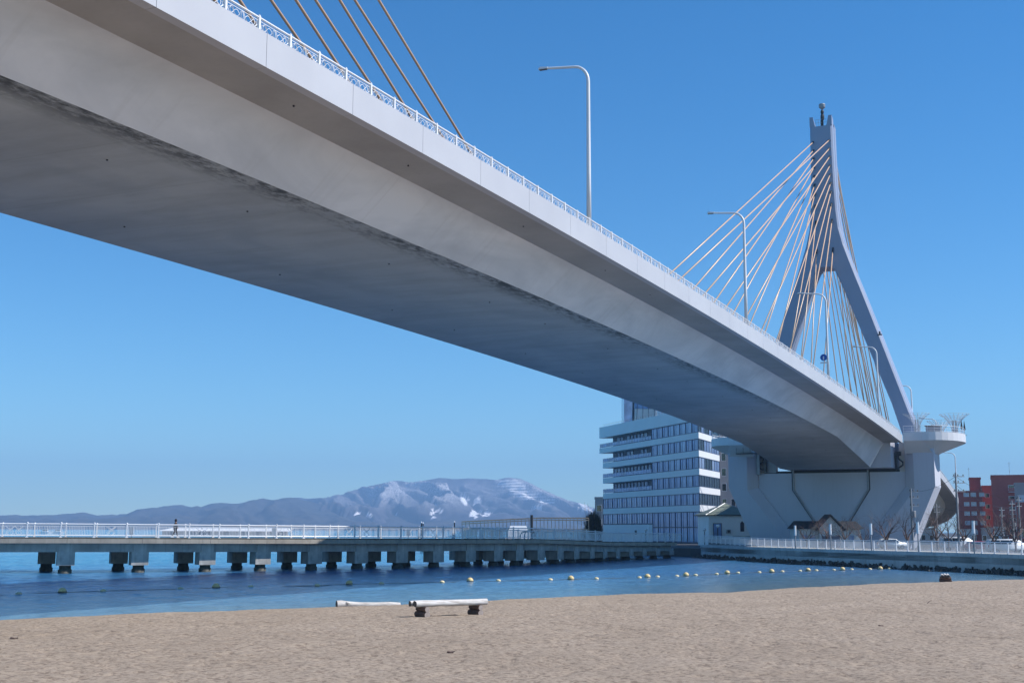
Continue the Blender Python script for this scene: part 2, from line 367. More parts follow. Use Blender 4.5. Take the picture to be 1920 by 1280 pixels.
# ---- mountains
def hillmat(name, lo, hi, snow):
    m, nt, b = new_mat(name); v = mapping(nt)
    a = noise(nt, v, .012, 6, .65); f = noise(nt, v, .13, 5, .75)
    col = ramp(nt, a, [(.35, lo), (.65, hi)])
    if snow:
        at_ = nt.nodes.new('ShaderNodeAttribute'); at_.attribute_name = 'snow'
        sp = nt.nodes.new('ShaderNodeSeparateColor'); nt.links.new(at_.outputs['Color'], sp.inputs[0])
        fr = math_(nt, 'MULTIPLY', sp.outputs[0], ramp(nt, f, [(.42, 0.0), (.58, 1.0)]))
        col = mix(nt, fr, col, (.72, .72, .76))
        tc = nt.nodes.new('ShaderNodeTexCoord'); sx = nt.nodes.new('ShaderNodeSeparateXYZ'); nt.links.new(tc.outputs['Object'], sx.inputs[0])
        wv = math_(nt, 'SINE', math_(nt, 'ADD', math_(nt, 'MULTIPLY', sx.outputs[2], .36), math_(nt, 'MULTIPLY', a, 5.0)))
        run = math_(nt, 'MULTIPLY', sp.outputs[1], ramp(nt, math_(nt, 'ADD', math_(nt, 'MULTIPLY', wv, .35), math_(nt, 'MULTIPLY', f, .6)), [(.08, 0.1), (.34, 1.0)]))
        col = mix(nt, run, col, (.92, .90, .90))
        col = mix(nt, math_(nt, 'MULTIPLY', sp.outputs[2], ramp(nt, f, [(.36, 0.0), (.46, 1.0)])), col, (.92, .90, .90))
    nt.links.new(col, b.inputs['Base Color']); b.inputs['Roughness'].default_value = .95; b.inputs['Specular IOR Level'].default_value = .1
    return m
def ridge_line(pts, d):
    a = np.array([(ray(px, py).x * d / ray(px, py).y, EYE + ray(px, py).z * d / ray(px, py).y) for px, py in pts]); return a[:, 0], a[:, 1]
def range_(name, pts, y0, yr, yb, nx, ny, mat, seed, spur=1.0):
    rx, rz = ridge_line(pts, yr)
    x = np.linspace(rx[0], rx[-1], nx); y = np.concatenate([np.linspace(y0, yr, ny), np.linspace(yr, yb, 14)[1:]])
    X, Y = np.meshgrid(x, y); H = np.interp(X, rx, rz) + 5 * (fbm(X / 40, Y * 0, 4, seed + 9) - .5)
    v = np.where(Y <= yr, (Y - y0) / (yr - y0), 1 - (Y - yr) / (yb - yr) * .8)
    w = X + 260 * (fbm(X / 500, Y / 500, 3, seed + 3) - .5) + (Y - yr) * (.30 + .12 * np.sin(X / 300))
    rid = 1 - np.abs(2 * fbm(w / 170, Y / 1100, 4, seed, .45) - 1) * 2.3
    prof_ = v ** 1.15
    amp = np.clip(4 * v * (1 - v), 0, 1) * np.where(Y <= yr, 1, 0)
    Z = H * (prof_ + spur * amp * (.42 * (rid - .5) + .12 * (fbm(X / 60, Y / 160, 4, seed + 5) - .5)))
    Z = np.minimum(Z, H * (1 - .25 * np.clip(1 - v, 0, 1) * (Y <= yr)))
    Z = np.maximum(Z, -2); 
    return X, Y, Z, v, rid, grid_mesh(name, X, Y, Z, mat, kind='structure')
BIG = [(180, 980), (330, 975), (450, 952), (500, 938), (560, 932), (591, 936), (622, 932), (663, 924), (691, 911), (716, 906), (744, 900.5), (772, 904), (797, 900), (826, 895), (850, 898), (876, 896), (904, 897.5), (929, 899), (957, 894.5), (976, 897.5), (994, 905), (1013, 915), (1038, 926), (1063, 937), (1088, 943), (1107, 953), (1140, 968), (1190, 985), (1250, 990), (1420, 994)]
M['mountain'] = hillmat('mountain_forest', (.045, .042, .055), (.10, .09, .10), True)
M['hill'] = hillmat('hill_forest', (.035, .034, .036), (.075, .068, .062), False)
Xm, Ym, Zm, vm, ridm, mount = range_('mountain', BIG, 5200, 7800, 9400, 520, 150, M['mountain'], 3)
nz0 = fbm(Xm / 120, Ym / 300, 4, 66)
# snow cover: light frost on the upper slopes, ski runs on the right shoulder, open snow fields low down
rel = np.clip(Zm / 330, 0, 1)
PX = 960 + F_PX * Xm / Ym                       # bearing of each slope from the bay, for siting the ski area
PYm = 993 - F_PX * (Zm - EYE) / Ym
gul = np.clip((ridm - .05) * 1.6, 0, 1)
frost = np.clip((rel - .25 - .10 * (fbm(Xm / 300, Ym / 600, 3, 55) - .5)) * 3.0, 0, 1) * (.30 + .70 * gul) * np.clip((PX - 600) / 110 + (nz0 - .5) * 1.2, .0, 1) * np.clip((.995 - vm) * 14, .25, 1) * .85
nz = fbm(Xm / 45, Ym / 150, 3, 77)
def blob(cx, cy, rx_, ry_, sk=0): return ((PX - cx - sk * (PYm - cy)) / rx_) ** 2 + ((PYm - cy) / ry_) ** 2 + (nz - .5) * 3.2 + (fbm(Xm / 22, Ym / 60, 3, 91) - .5) * 3.5 < .75
ski = ((PYm > 901) & (PYm < 936) & (np.abs(PX - (950 + (PYm - 901) * 1.45)) < 22 + (nz - .5) * 26)) | ((PYm > 936) & (PYm < 945) & (PX > 1012) & (PX < 1040))
field = blob(819, 962, 11, 12, -.5) | blob(893, 964, 9, 7) | blob(915, 963, 12, 6) | blob(696, 967, 9, 5) | blob(672, 966, 6, 5) | blob(752, 965, 5, 2.5) | blob(870, 937, 10, 8) | blob(896, 942, 7, 7) | blob(1096, 950, 8, 6, 1) | blob(1008, 953, 8, 4)
cols = np.zeros((Xm.size, 4), dtype=np.float32); cols[:, 0] = frost.ravel(); cols[:, 1] = ski.ravel() & (vm.ravel() < .99); cols[:, 2] = field.ravel() & (vm.ravel() < .98); cols[:, 3] = 1
ca = mount.data.color_attributes.new('snow', 'FLOAT_COLOR', 'POINT'); ca.data.foreach_set('color', cols.ravel())
LOW = [(-500, 975), (-300, 962), (-120, 970), (0, 967.5), (30, 964.5), (47, 967.5), (63, 965), (80, 967.5), (90, 967.5), (110, 963), (143, 961.5), (157, 960), (180, 966), (200, 965), (213, 964), (222, 968), (233, 963), (270, 961.5), (300, 950.5), (323, 947), (340, 945.5), (360, 950.5), (377, 950.5), (397, 945), (413, 941.5), (433, 944), (463, 943), (477, 938), (493, 933.5), (513, 937.5), (533, 933), (547, 932), (567, 937), (600, 944), (640, 951), (690, 957), (740, 962), (800, 970), (860, 968), (900, 973), (960, 971), (1020, 974), (1080, 970), (1130, 975), (1250, 986), (1420, 992)]
range_('foothills', LOW, 4600, 6200, 7300, 520, 90, M['hill'], 15, .8)

# ---- city ground behind the quay, and the quay walk
WALL = [(28.6, 190.0), (31.6, 172.0), (35.4, 157.3), (39.9, 142.4), (44.8, 128.6), (48.4, 115.5), (54, 94), (58, 70), (62, 30), (64, -30)]
WALK_Z, CITY_Z = 1.9, 1.3
def offset(poly, d):
    out = []
    for i, pt in enumerate(poly):
        a = Vector(poly[max(i - 1, 0)]); c = Vector(poly[min(i + 1, len(poly) - 1)]); t = (c - a).normalized()
        out.append((pt[0] - t.y * d, pt[1] + t.x * d))   # left of travel
    return out
inner = offset(WALL, 7.0)
mb = MB(); n = len(WALL)
for i in range(n - 1):
    a, b_, c, d = WALL[i], WALL[i + 1], inner[i + 1], inner[i]
    mb.hexa([(*a, .9), (*b_, .9), (*c, .9), (*d, .9)], [(*a, WALK_Z), (*b_, WALK_Z), (*c, WALK_Z), (*d, WALK_Z)])
mb.build('quay_walk', M['paving'], kind='structure')
inner2 = offset(WALL, 6.7)
city = [(x, y) for x, y in reversed(inner2)]
mb = MB()
poly = [(-6, 236), (14, 215), (24, 200), (30, 192)] + [(x, y) for x, y in inner2[1:]] + [(2500, -30), (2500, 2600), (300, 2600), (60, 520), (20, 420), (-4, 300)]
mb.prism(poly, -3.0, CITY_Z); mb.build('city_ground', M['asphalt'], kind='structure')
# ------------------------------------------------------------------ the bridge (local frame: y along the deck away from the beach, x towards the open side, pylon at y = 0)
PHI, LC, TT = 0.4306, 39.06, 216.0
def b2w(x, y, z=0.0):
    L = LC - x; t = y + TT
    return Vector((t * math.sin(PHI) - L * math.cos(PHI), t * math.cos(PHI) + L * math.sin(PHI), z))
def zr(y):
    """height of the top of the deck railing"""
    t = y + TT; e = max(0.0, t - 232.0) / 100
    tt = min(t, 330.0)
    z = 18.08 + 2.2174 * tt / 100 - 1.5249 * (tt / 100) ** 2 - 5.0 * (min(e, .98)) ** 2
    if t > 330: z -= (t - 330) * .085
    if t < -100: z = 18.08 - 2.2174 - 1.5249 + (t + 100) * .05
    return z + EYE
def cl(y):
    """plan of the deck centre line: straight, then a left bend on the approach viaduct; returns x, y, heading"""
    s0, Rr = 82.0, 90.0
    if y <= s0: return 0.0, y, 0.0
    a = (y - s0) / Rr
    return -Rr * (1 - math.cos(a)), s0 + Rr * math.sin(a), a
def deckpt(x, y, z):
    cx, cy, a = cl(y); return (cx + x * math.cos(a), cy + x * math.sin(a), z)
HW, OX, BX = 12.5, 9.55, 7.356
bridge = thing('road_bridge', 'white cable-stayed road bridge sweeping overhead from the upper left to its tall pylon', 'bridge', b2w(0, 0, 0), -PHI)
def haunch(y): return 1.9 * min(1, max(0, (y + 36) / 29.0)) if y < -2 else 1.9 * max(0, 1 - (y - 8) / 29.0) if y > 8 else 1.9
ysd = [-330 + 6 * i for i in range(50)] + [-34 + 2 * i for i in range(14)] + [-6.9] 
ysd = sorted(set([y for y in ysd if y <= -6.9]))
ysb = [7.5] + [10 + 3 * i for i in range(70)]
def girder(ys, suffix):
    web, sof, over = MB(), MB(), MB(); wuv, suv, ouv = [], [], []
    top = MB()
    for side in (1, -1):
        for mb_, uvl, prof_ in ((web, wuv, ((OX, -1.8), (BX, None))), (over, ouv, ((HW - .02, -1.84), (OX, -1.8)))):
            vv = []; 
            for y in ys:
                for (x, dz) in prof_:
                    z = zr(y) + (dz if dz is not None else -3.85 - haunch(y))
                    vv.append(deckpt(side * x, y, z)); uvl.append((y, (1 if dz is None else 0) * 3 + side * 10 + x * .2))
            n = len(ys); fs = []
            for i in range(n - 1):
                q = (2 * i, 2 * i + 1, 2 * i + 3, 2 * i + 2); fs.append(q if side > 0 else q[::-1])
            mb_.add(vv, fs)
    vv = []
    cols_ = (-BX, -4, 0, 4, BX)
    for y in ys:
        for x in cols_: vv.append(deckpt(x, y, zr(y) - 3.85 - haunch(y))); suv.append((y, x))
    n = len(ys); fs = [(5 * i + j, 5 * i + 5 + j, 5 * i + 6 + j, 5 * i + 1 + j) for i in range(n - 1) for j in range(4)]
    sof.add(vv, fs)
    for y0, y1 in zip(ys[:-1], ys[1:]):
        a = [deckpt(-HW + .5, y0, zr(y0) - 1.0), deckpt(HW - .5, y0, zr(y0) - 1.0), deckpt(HW - .5, y1, zr(y1) - 1.0), deckpt(-HW + .5, y1, zr(y1) - 1.0)]
        top.add(a, [(0, 1, 2, 3)])
    web.uv = wuv; sof.uv = suv; over.uv = ouv
    # bulkheads closing the box at both ends
    for y, fl in ((ys[0], 0), (ys[-1], 1)):
        z = zr(y); h = haunch(y)
        q = [deckpt(-OX, y, z - 1.8), deckpt(-BX, y, z - 3.85 - h), deckpt(BX, y, z - 3.85 - h), deckpt(OX, y, z - 1.8)]
        web.add(q, [(0, 1, 2, 3)]); wuv += [(y, 0), (y, 3), (y, 3), (y, 0)]
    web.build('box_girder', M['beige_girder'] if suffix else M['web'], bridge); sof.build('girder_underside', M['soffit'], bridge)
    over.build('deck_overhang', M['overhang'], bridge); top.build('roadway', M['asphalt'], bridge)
girder(ysd, '')
# fascia panels, 6 m each with an open joint
def fascia_panel(y0, y1, side=1):
    mb = MB(); ins = .012; st = 3
    for i in range(st):
        a = y0 + ins + (y1 - y0 - 2 * ins) * i / st; c = y0 + ins + (y1 - y0 - 2 * ins) * (i + 1) / st
        def sec(y):
            z = zr(y); xs_ = ((HW, -1.857), (HW, -.55), (HW - .45, -.55), (HW - .45, -1.0), (HW - .45, -1.857))
            return [deckpt(side * x, y, z + d) for x, d in xs_]
        r = [sec(a), sec(c)]
        if side < 0: r = [k[::-1] for k in r]
        mb.loft([k[::-1] for k in r])
    return mb
yy = -246.0
while yy < -7:
    y1 = min(yy + 6, -6.2); fascia_panel(yy, y1).build('fascia_panel', M['fascia'], bridge); yy += 6
for y0, y1 in [(-330, -246)] : 
    mb = MB(); mb.loft([[deckpt(x, y, zr(y) + d) for x, d in ((HW, -1.857), (HW - .45, -1.857), (HW - .45, -.55), (HW, -.55))] for y in np.linspace(y0, y1 - .02, 14)]); mb.build('fascia', M['fascia'], bridge)
mb = MB(); mb.loft([[deckpt(-x, y, zr(y) + d) for x, d in ((HW, -1.857), (HW, -.55), (HW - .45, -.55), (HW - .45, -1.857))] for y in ysd]); mb.build('fascia', M['fascia'], bridge)
# viaduct beyond the pylon
ysv = [7.5] + [12 + 5 * i for i in range(34)]
girder(ysv, 'viaduct')
for side in (1, -1):
    mb = MB(); prof_ = ((HW, -1.857), (HW, -.55), (HW - .45, -.55), (HW - .45, -1.857)); prof_ = prof_[::-1] if side > 0 else prof_
    mb.loft([[deckpt(side * x, y, zr(y) + d) for x, d in prof_] for y in ysv]); mb.build('fascia', M['fascia'], bridge)
    mb = MB(); mb.tube([deckpt(side * (HW - .2), y, zr(y)) for y in ysv], .06, 6)
    for y in np.arange(10, 170, 2.0): mb.tube([deckpt(side * (HW - .2), y, zr(y) - .56), deckpt(side * (HW - .2), y, zr(y))], .04, 4)
    mb.build('deck_railing', M['rail_white'], bridge, kind='stuff')
spout = MB(); spout.tube([(0, 0, -.05), (0, 0, .05)], .042, 8); sp_me = None
for k in range(17):
    y = -205 + 12.0 * k + (k % 3) * 1.3
    for x, dz in ((3.6, None), (-3.9, None), (10.9, -1.81)):
        z = zr(y) + (dz if dz is not None else -3.85 - haunch(y))
        if sp_me is None: q = spout.build('drain_spout', M['dark'], bridge); sp_me = q.data
        else: q = inst('drain_spout', sp_me, bridge)
        q.location = deckpt(x, y + (2.5 if dz else 0), z)
# railing of the main span: a post every 2 m, a scrolled panel between two posts
PS = 1.988; y_first = 35.74 - TT
post = MB(); post.box((0, 0, -.25), (.11, .10, .62)); post.box((0, 0, .075), (.08, .07, .05)); post.box((0, 0, -.53), (.2, .16, .03))
panel = MB()
def zz(u): return 0
panel.tube([(0, .05, 0), (0, PS - .05, 0)], .045, 6); panel.tube([(0, .05, -.12), (0, PS - .05, -.12)], .014, 4)
panel.tube([(0, .05, -.50), (0, PS - .05, -.50)], .016, 4)
def curve(f, n=9, r=.013): panel.tube([(0, *f(i / (n - 1))) for i in range(n)], r, 3, False)
mid = PS / 2
curve(lambda u: (mid + .14 * math.cos(2 * math.pi * u), -.31 + .18 * math.sin(2 * math.pi * u)), 13)
curve(lambda u: (mid + .06 * math.cos(2 * math.pi * u), -.31 + .16 * math.sin(2 * math.pi * u)), 9)
for s_ in (-1, 1):
    curve(lambda u: (mid + s_ * (.16 + .72 * u), -.31 + .12 * math.sin(2 * math.pi * u)), 13)
    curve(lambda u: (mid + s_ * (.16 + .72 * u), -.31 - .12 * math.sin(2 * math.pi * u)), 13)
    curve(lambda u: (mid + s_ * (.62 + .12 * math.cos(2 * math.pi * u)), -.28 + .13 * math.sin(2 * math.pi * u)), 9)
    curve(lambda u: (mid + s_ * (.88 - .12 * u), -.14 - .34 * u), 3)
pm = post.build('railing_post', M['rail_white'], bridge); qm = panel.build('railing_panel', M['rail_white'], bridge)
k0 = int((-216 - y_first) // PS)
first = True
for k in range(-8, 92):
    y = y_first + PS * k
    if y > -7: break
    z = zr(y)
    o = pm if first else copy_obj(pm, bridge); o.location = (HW - .2, y, z)
    if y + PS < -6.5:
        q = qm if first else copy_obj(qm, bridge); q.location = (HW - .2, y, z); q.rotation_euler = (math.atan2(zr(y + PS) - z, PS), 0, 0)
    first = False
# ---- pylon
ZP = [(76.9, 1.9, None), (69, 1.93, None), (62, 2.0, None), (57, 2.25, None), (53, 3.1, None), (50.4, 4.1, None)]
pyl = MB()
def thick(z): return 3.9 + max(0, (60 - z)) * .042
CY = 2.2     # the pylon's centre plane; its front face stands at y = CY - thick/2
def ring(x0, x1, z, ch=.28):
    t = thick(z) / 2; x0, x1 = min(x0, x1), max(x0, x1)
    return [(x0 + ch, CY - t, z), (x1 - ch, CY - t, z), (x1, CY - t + ch, z), (x1, CY - .16, z), (x1 - .10, CY - .12, z), (x1 - .10, CY + .12, z), (x1, CY + .16, z), (x1, CY + t - ch, z), (x1 - ch, CY + t, z), (x0 + ch, CY + t, z),
            (x0, CY + t - ch, z), (x0, CY + .16, z), (x0 + .10, CY + .12, z), (x0 + .10, CY - .12, z), (x0, CY - .16, z), (x0, CY - t + ch, z)]
def outer(z):
    zs = [14.0, 20.2, 27.0, 38.4, 44.0, 48.0, 51.0, 53.5, 56.5, 60.0, 64.0, 70.0, 75.4, 80]
    xs_ = [16.2, 14.35, 12.1, 8.35, 6.5, 5.1, 4.1, 3.3, 2.6, 2.28, 2.12, 2.0, 1.95, 1.9]
    return float(np.interp(z, zs, xs_))
def inner_(z):
    zs = [14.0, 20.4, 25.4, 37.7, 45.5, 47.6, 49.0, 49.6]
    xs_ = [13.5, 11.65, 10.2, 5.75, 2.95, 2.1, 1.5, .95]
    return float(np.interp(z, zs, xs_))
pyl.loft([ring(-outer(z), outer(z), z) for z in (49.6, 51, 52.2, 53.5, 55, 56.5, 58.2, 60, 62, 64, 67, 70, 73, 75.2)])
for s_ in (-1, 1):
    pyl.loft([ring(s_ * outer(z), s_ * inner_(z), z) for z in (16.0, 20.4, 25.4, 31, 37.7, 42, 45.5, 47.6, 48.4, 49.0, 49.595)])
# two horns either side of the open top
for s_ in (-1, 1):
    o0, t = 1.95, thick(75) / 2
    xo, xi, xt = s_ * 1.95, s_ * 1.0, s_ * 1.35
    for yf, zt, yt in ((CY - t, 77.0, CY - t + 1.5), (CY + t - 1.5, 75.9, CY + t)):
        b_ = [(min(xo, xi), yf, 75.2), (max(xo, xi), yf, 75.2), (max(xo, xi), yt, 75.2), (min(xo, xi), yt, 75.2)]
        tt_ = [(min(xo, xt), yf, zt), (max(xo, xt), yf, zt), (max(xo, xt), yt, zt - .5), (min(xo, xt), yt, zt - .5)]
        pyl.hexa(b_, tt_)
pylon = pyl.build('pylon', M['pylon_paint'], bridge)
mb = MB()
mb.tube([(0, CY, 75.2), (0, CY, 77.6)], .12, 8); mb.lathe([(.28, 76.9), (.34, 77.2), (.34, 77.6), (.28, 77.9)], (0, CY, 0), 10); mb.lathe([(.22, 78.0), (.3, 78.2), (.3, 78.5), (.22, 78.7)], (0, CY, 0), 10)
mb.box((0, CY - .5, 76.1), (.5, .3, 1.2)); mb.tube([(0, CY, 77.6), (0, CY, 79.0)], .1, 8); mb.build('beacon_mast', M['dark'], pylon)
mb = MB(); mb.lathe([(.2, 78.9), (.55, 79.2), (.6, 79.7), (.5, 79.85), (.1, 79.9)], (0, CY, 0), 14); mb.build('beacon_light', M['mid_metal'], pylon)
mb = MB()
for x in (-.9, -.45, 0, .45, .9): mb.tube([(x, CY - 1.7, 75.2), (x, CY - 1.7, 76.5)], .025, 4)
for z in (75.9, 76.5): mb.tube([(-1, CY - 1.7, z), (1, CY - 1.7, z)], .025, 4)
mb.build('top_railing', M['mid_metal'], pylon)
for s_ in (-1, 1):
    z = 37.0 if s_ > 0 else 31.5; mb = MB(); x = s_ * (outer(z) - .2 * s_)
    mb.box((s_ * outer(z) * 1.0, CY - thick(z) / 2 - .25, z), (.7, .5, .16)); mb.box((s_ * outer(z), CY - thick(z) / 2 - .35, z + .3), (.25, .25, .5)); mb.build('leg_light', M['dark'], pylon)
# ---- stay cables
ANC_Z = [72.4, 70.9, 69.4, 67.8, 66.2, 64.6, 63.0, 60.8, 57.9, 52.8]
def cable(p0, p1, r=.09):
    mb = MB(); mb.tube([p0, p1], r, 8); return mb
def zdeck(y): return zr(y) - .9
for i, z in enumerate(ANC_Z):
    yd = 107 + 10.4 * i - TT
    for s_ in (-1, 1):
        f0 = CY - thick(z) / 2 - .02
        p1 = Vector((s_ * 1.40, f0, z)); p0 = Vector((s_ * .9, yd, zdeck(yd)))
        c = cable(p0, p1).build('stay_cable', M['cable'], bridge, True)
        d = (p0 - p1).normalized(); mb = MB(); mb.tube([p1 - d * .1, p1 + d * .9], [.17, .13], 8); mb.build('cable_socket', M['dark'], c)
        mb = MB(); mb.tube([p0, p0 - d * 2.2], .15, 8); mb.build('cable_guide', M['mid_metal'], c)
        b1 = Vector((s_ * 1.40, CY + thick(z) / 2 + .02, z)); yb = 2 * CY - yd; b0 = Vector((s_ * .9, yb, zdeck(yb)))
        if yb > 82: cx, cy, a = cl(yb); b0 = Vector((cx + s_ * .9 * math.cos(a), cy + s_ * .9 * math.sin(a), zdeck(yb)))
        c = cable(b0, b1).build('stay_cable', M['cable'], bridge, True)
        d = (b0 - b1).normalized(); mb = MB(); mb.tube([b1 - d * .1, b1 + d * .9], [.17, .13], 8); mb.build('cable_socket', M['dark'], c)
for i, (td, z) in enumerate(((95.0, 71.0), (85.0, 69.3), (77.2, 65.0), (67.0, 62.5), (57.0, 60.5))):     # the other pylon's outer stays, rising out of the picture
    yd = td - TT; yt = -13 - TT + 2
    for s_ in (-1, 1):
        cable((s_ * .5, yd, zdeck(yd)), (s_ * 1.4, yt, z)).build('stay_cable', M['cable'], bridge, True)
# ---- cross beam and pier
mb = MB(); zt = zr(-2) - 1.05; zb = 14.3
mb.prism_y([(-7.2, zb), (10.6, zb), (10.6, zt), (-7.2, zt)], -6.6, 7.2)
mb.build('cross_beam', M['pier_concrete'], bridge)
PT = -4.0; LEG_TOP = 17.4
def leg_poly(s_):
    p = [(12.25, LEG_TOP), (12.25, 11.3), (8.0, 5.6), (5.2, 1.2), (12.6, 1.2), (17.0, 11.3), (17.0, LEG_TOP)]
    return [(s_ * x, z) for x, z in (p if s_ < 0 else p[::-1])]
for s_ in (-1, 1):
    P = leg_poly(s_); mb = MB(); mb.prism_y(P[::-1] if s_ < 0 else P[::-1], PT, PT + 8.5); o = mb.build('pier_leg', M['pier_concrete'], bridge)
    bm = bmesh.new(); bm.from_mesh(o.data); bmesh.ops.recalc_face_normals(bm, faces=bm.faces)
    es = [e for e in bm.edges if abs(e.verts[0].co.y - PT) < .01 and abs(e.verts[1].co.y - PT) < .01 and max(abs(v.co.x) for v in e.verts) < 12.4 and min(v.co.z for v in e.verts) < LEG_TOP - .1 and e.calc_length() > 3 and max(v.co.z for v in e.verts) > 1.3]
    bmesh.ops.bevel(bm, geom=es, offset=1.5, segments=1, affect='EDGES'); bm.to_mesh(o.data); bm.free()
    mb = MB(); mb.prism_y([(s_ * 11.3, LEG_TOP - 3.7), (s_ * 12.24, LEG_TOP - 3.7), (s_ * 12.24, LEG_TOP + 1.2), (s_ * 11.3, LEG_TOP + 1.2)][:: (1 if s_ > 0 else -1)], PT + 2.2, PT + 6); mb.build('bearing_block', M['beige_girder'], bridge)
WT = 13.75
mb = MB(); mb.prism_y([(-12.3, WT), (-12.3, 1.2), (12.3, 1.2), (12.3, WT)], PT + 1.9, PT + 7.0); mb.build('pier_wall', M['pier_concrete'], bridge)
mb = MB(); mb.prism_y([(-12.2, WT + .42), (-12.2, WT), (12.2, WT), (12.2, WT + .42)], PT + 2.6, PT + 6.5); mb.build('bearing_shelf', M['dark'], bridge)
for s_ in (-1, 1):
    mb = MB(); mb.tube([(s_ * 6.2, PT + 1.78, WT + .8), (s_ * 6.2, PT + 1.78, 10.9), (s_ * 2.2, PT + 1.78, 4.6)], .15, 8)
    mb.build('drain_pipe', M['mid_metal'], bridge)
    mb = MB(); mb.tube([(s_ * 6.2 + .22 * s_, PT + 1.86, WT), (s_ * 6.2 + .22 * s_, PT + 1.86, 10.9), (s_ * 2.4, PT + 1.86, 4.6)], .08, 6); mb.build('drain_pipe', M['dark'], bridge)
    for x in (s_ * 11.2,):
        mb = MB(); mb.tube([(x, PT + 1.5, 16.4), (x + .1, PT + 1.4, 15.8), (x + .75 * s_, PT + 1.2, 15.3), (x + .75 * s_, PT + 1.2, 14.8), (x, PT + 1.4, 14.3)], .13, 8); mb.build('damper_hose', M['dark'], bridge)
        mb = MB(); mb.box((x, PT + 1.6, 16.7), (.9, .8, .7)); mb.box((x - .4 * s_, PT + 1.7, 15.5), (.18, .5, 3.0)); mb.build('bearing_bracket', M['dark'], bridge)
# inspection gear under the far edge
mb = MB(); mb.box((-12.8, PT - .9, 17.1), (5.0, 1.0, .12))
for x in (-15.2, -14, -12.8, -11.6, -10.4): mb.tube([(x, PT - 1.3, 17.1), (x, PT - 1.3, 18.1)], .03, 4)
mb.tube([(-15.2, PT - 1.3, 18.1), (-10.4, PT - 1.3, 18.1)], .03, 4); mb.build('inspection_walkway', M['dark'], bridge)
mb = MB(); mb.lathe([(.05, -.6), (.45, -.5), (.62, 0), (.45, .5), (.05, .6)], (-11.9, PT - 1.0, 19.2), 12); mb.tube([(-11.8, PT - 1, 18.7), (-11.2, PT - 1, 17.1)], .12, 6); mb.tube([(-11.4, PT - 1, 18.7), (-10.9, PT - 1, 17.1)], .12, 6); mb.build('inspection_cradle', M['mid_metal'], bridge)
mb = MB(); mb.box((-10.7, PT + 2.9, 15.9), (3.0, 1.4, 4.0)); mb.box((-12.0, PT + 1.2, 15.5), (.5, .5, 3.9)); mb.build('bearing_column', M['mid_metal'], bridge)
# ---- viewing balconies round both legs
BZ = 19.95
def balcony(s_):
    def outl(off=0.0, n=18):
        pts = [(12.55, -5.8), (15.5, -5.8 + off * .0)]
        for i in range(n + 1):
            a = -math.pi / 2 + math.pi * i / n
            pts.append((15.5 + (5.9 - off) * math.cos(a), 3.0 + (8.8 - off) * math.sin(a)))
        pts += [(12.55, 11.8)]
        return pts
    o1 = outl(); o1[1] = (15.4, -5.8)
    def R_(pts, z): return [(s_ * x, y, z) for x, y in (pts if s_ > 0 else pts[::-1])]
    mb = MB(); leg = [(12.55, -3.9)] + [(min(16.9, 15.5 + 1.4 * (1 if 0 < i < 19 else 0)), -3.9 + 8.3 * min(1, max(0, (i - 1) / 18))) for i in range(1, 21)] 
    leg = leg[:len(o1) - 1] + [(12.55, 4.4)]
    low = [(x * .985 + .015 * 12.5, y) for x, y in o1]
    mb.loft([R_(leg, 16.6), R_(low, 18.55), R_(o1, 18.62), R_(o1, BZ)])
    b_ = mb.build('viewing_balcony', M['white_paint'], bridge)
    mb = MB(); path = [(s_ * (x - .15), y, BZ + 1.0) for x, y in o1[1:-1]]
    path = [(s_ * 12.6, -5.65, BZ + 1.0)] + [(px_, max(y, -5.65), z) for px_, y, z in path]
    for h in (0, -.45, -.85): mb.tube([(x, y, z + h) for x, y, z in path], .04 if h == 0 else .02, 5)
    for i in range(len(path) - 1):
        a, c = Vector(path[i]), Vector(path[i + 1]); m_ = max(1, round((c - a).length / 1.2))
        for k in range(m_):
            q = a.lerp(c, k / m_); mb.tube([q, q - Vector((0, 0, 1.0))], .03, 4)
    mb.build('balcony_railing', M['rail_white'], b_)
    return b_
balcony(1); balcony(-1)
# viaduct pier beyond
for y, lean in ((62, 3.0), (96, 3.0), (128, 2.5)):
    cx, cy, a = cl(y); zt = zr(y) - 3.85
    mb = MB()
    for s_ in (-1, 1):
        mb.hexa([(cx + s_ * 2.2 - .9, cy - 1, 1.2), (cx + s_ * 2.2 + .9, cy - 1, 1.2), (cx + s_ * 2.2 + .9, cy + 1, 1.2), (cx + s_ * 2.2 - .9, cy + 1, 1.2)],
                [(cx + s_ * (2.2 + lean) - .9, cy - 1, zt), (cx + s_ * (2.2 + lean) + .9, cy - 1, zt), (cx + s_ * (2.2 + lean) + .9, cy + 1, zt), (cx + s_ * (2.2 + lean) - .9, cy + 1, zt)])
    mb.build('viaduct_pier', M['beige_girder'], bridge)
# ------------------------------------------------------------------ street lamps on the bridge
def lamp_mesh():
    t = thing('street_lamp', None, 'street lamp', (0, 0, 0), 0, 'curved white street lamps along the bridge deck')
    mb = MB(); Hh = 10.17; rb = 1.0
    mb.tube([(0, 0, -.9), (0, 0, -.6)], .2, 10)
    path = [(0, 0, -.6), (0, 0, 3), (0, 0, Hh - rb - .25)]; rad = [.155, .135, .112]
    for k in range(1, 9):
        a = k / 8 * math.pi / 2; path.append((-rb * (1 - math.cos(a)), 0, Hh - rb - .25 + (rb + .1) * math.sin(a))); rad.append(.112 - .004 * k)
    path += [(-2.6, 0, Hh + .02), (-3.3, 0, Hh + .16)]; rad += [.075, .07]
    # the arm keeps rising slightly to its tip
    mb.tube(path, rad, 10); mb.build('pole', M['rail_white'], t, True)
    mb = MB(); mb.box((-3.05, 0, Hh + .06), (.62, .22, .10)); h = mb.build('lamp_head', M['rail_white'], t)
    mb = MB(); mb.box((-3.06, 0, Hh - .005), (.5, .18, .05)); mb.build('lens', M['lens'], h)
    return t
lamp0 = lamp_mesh()
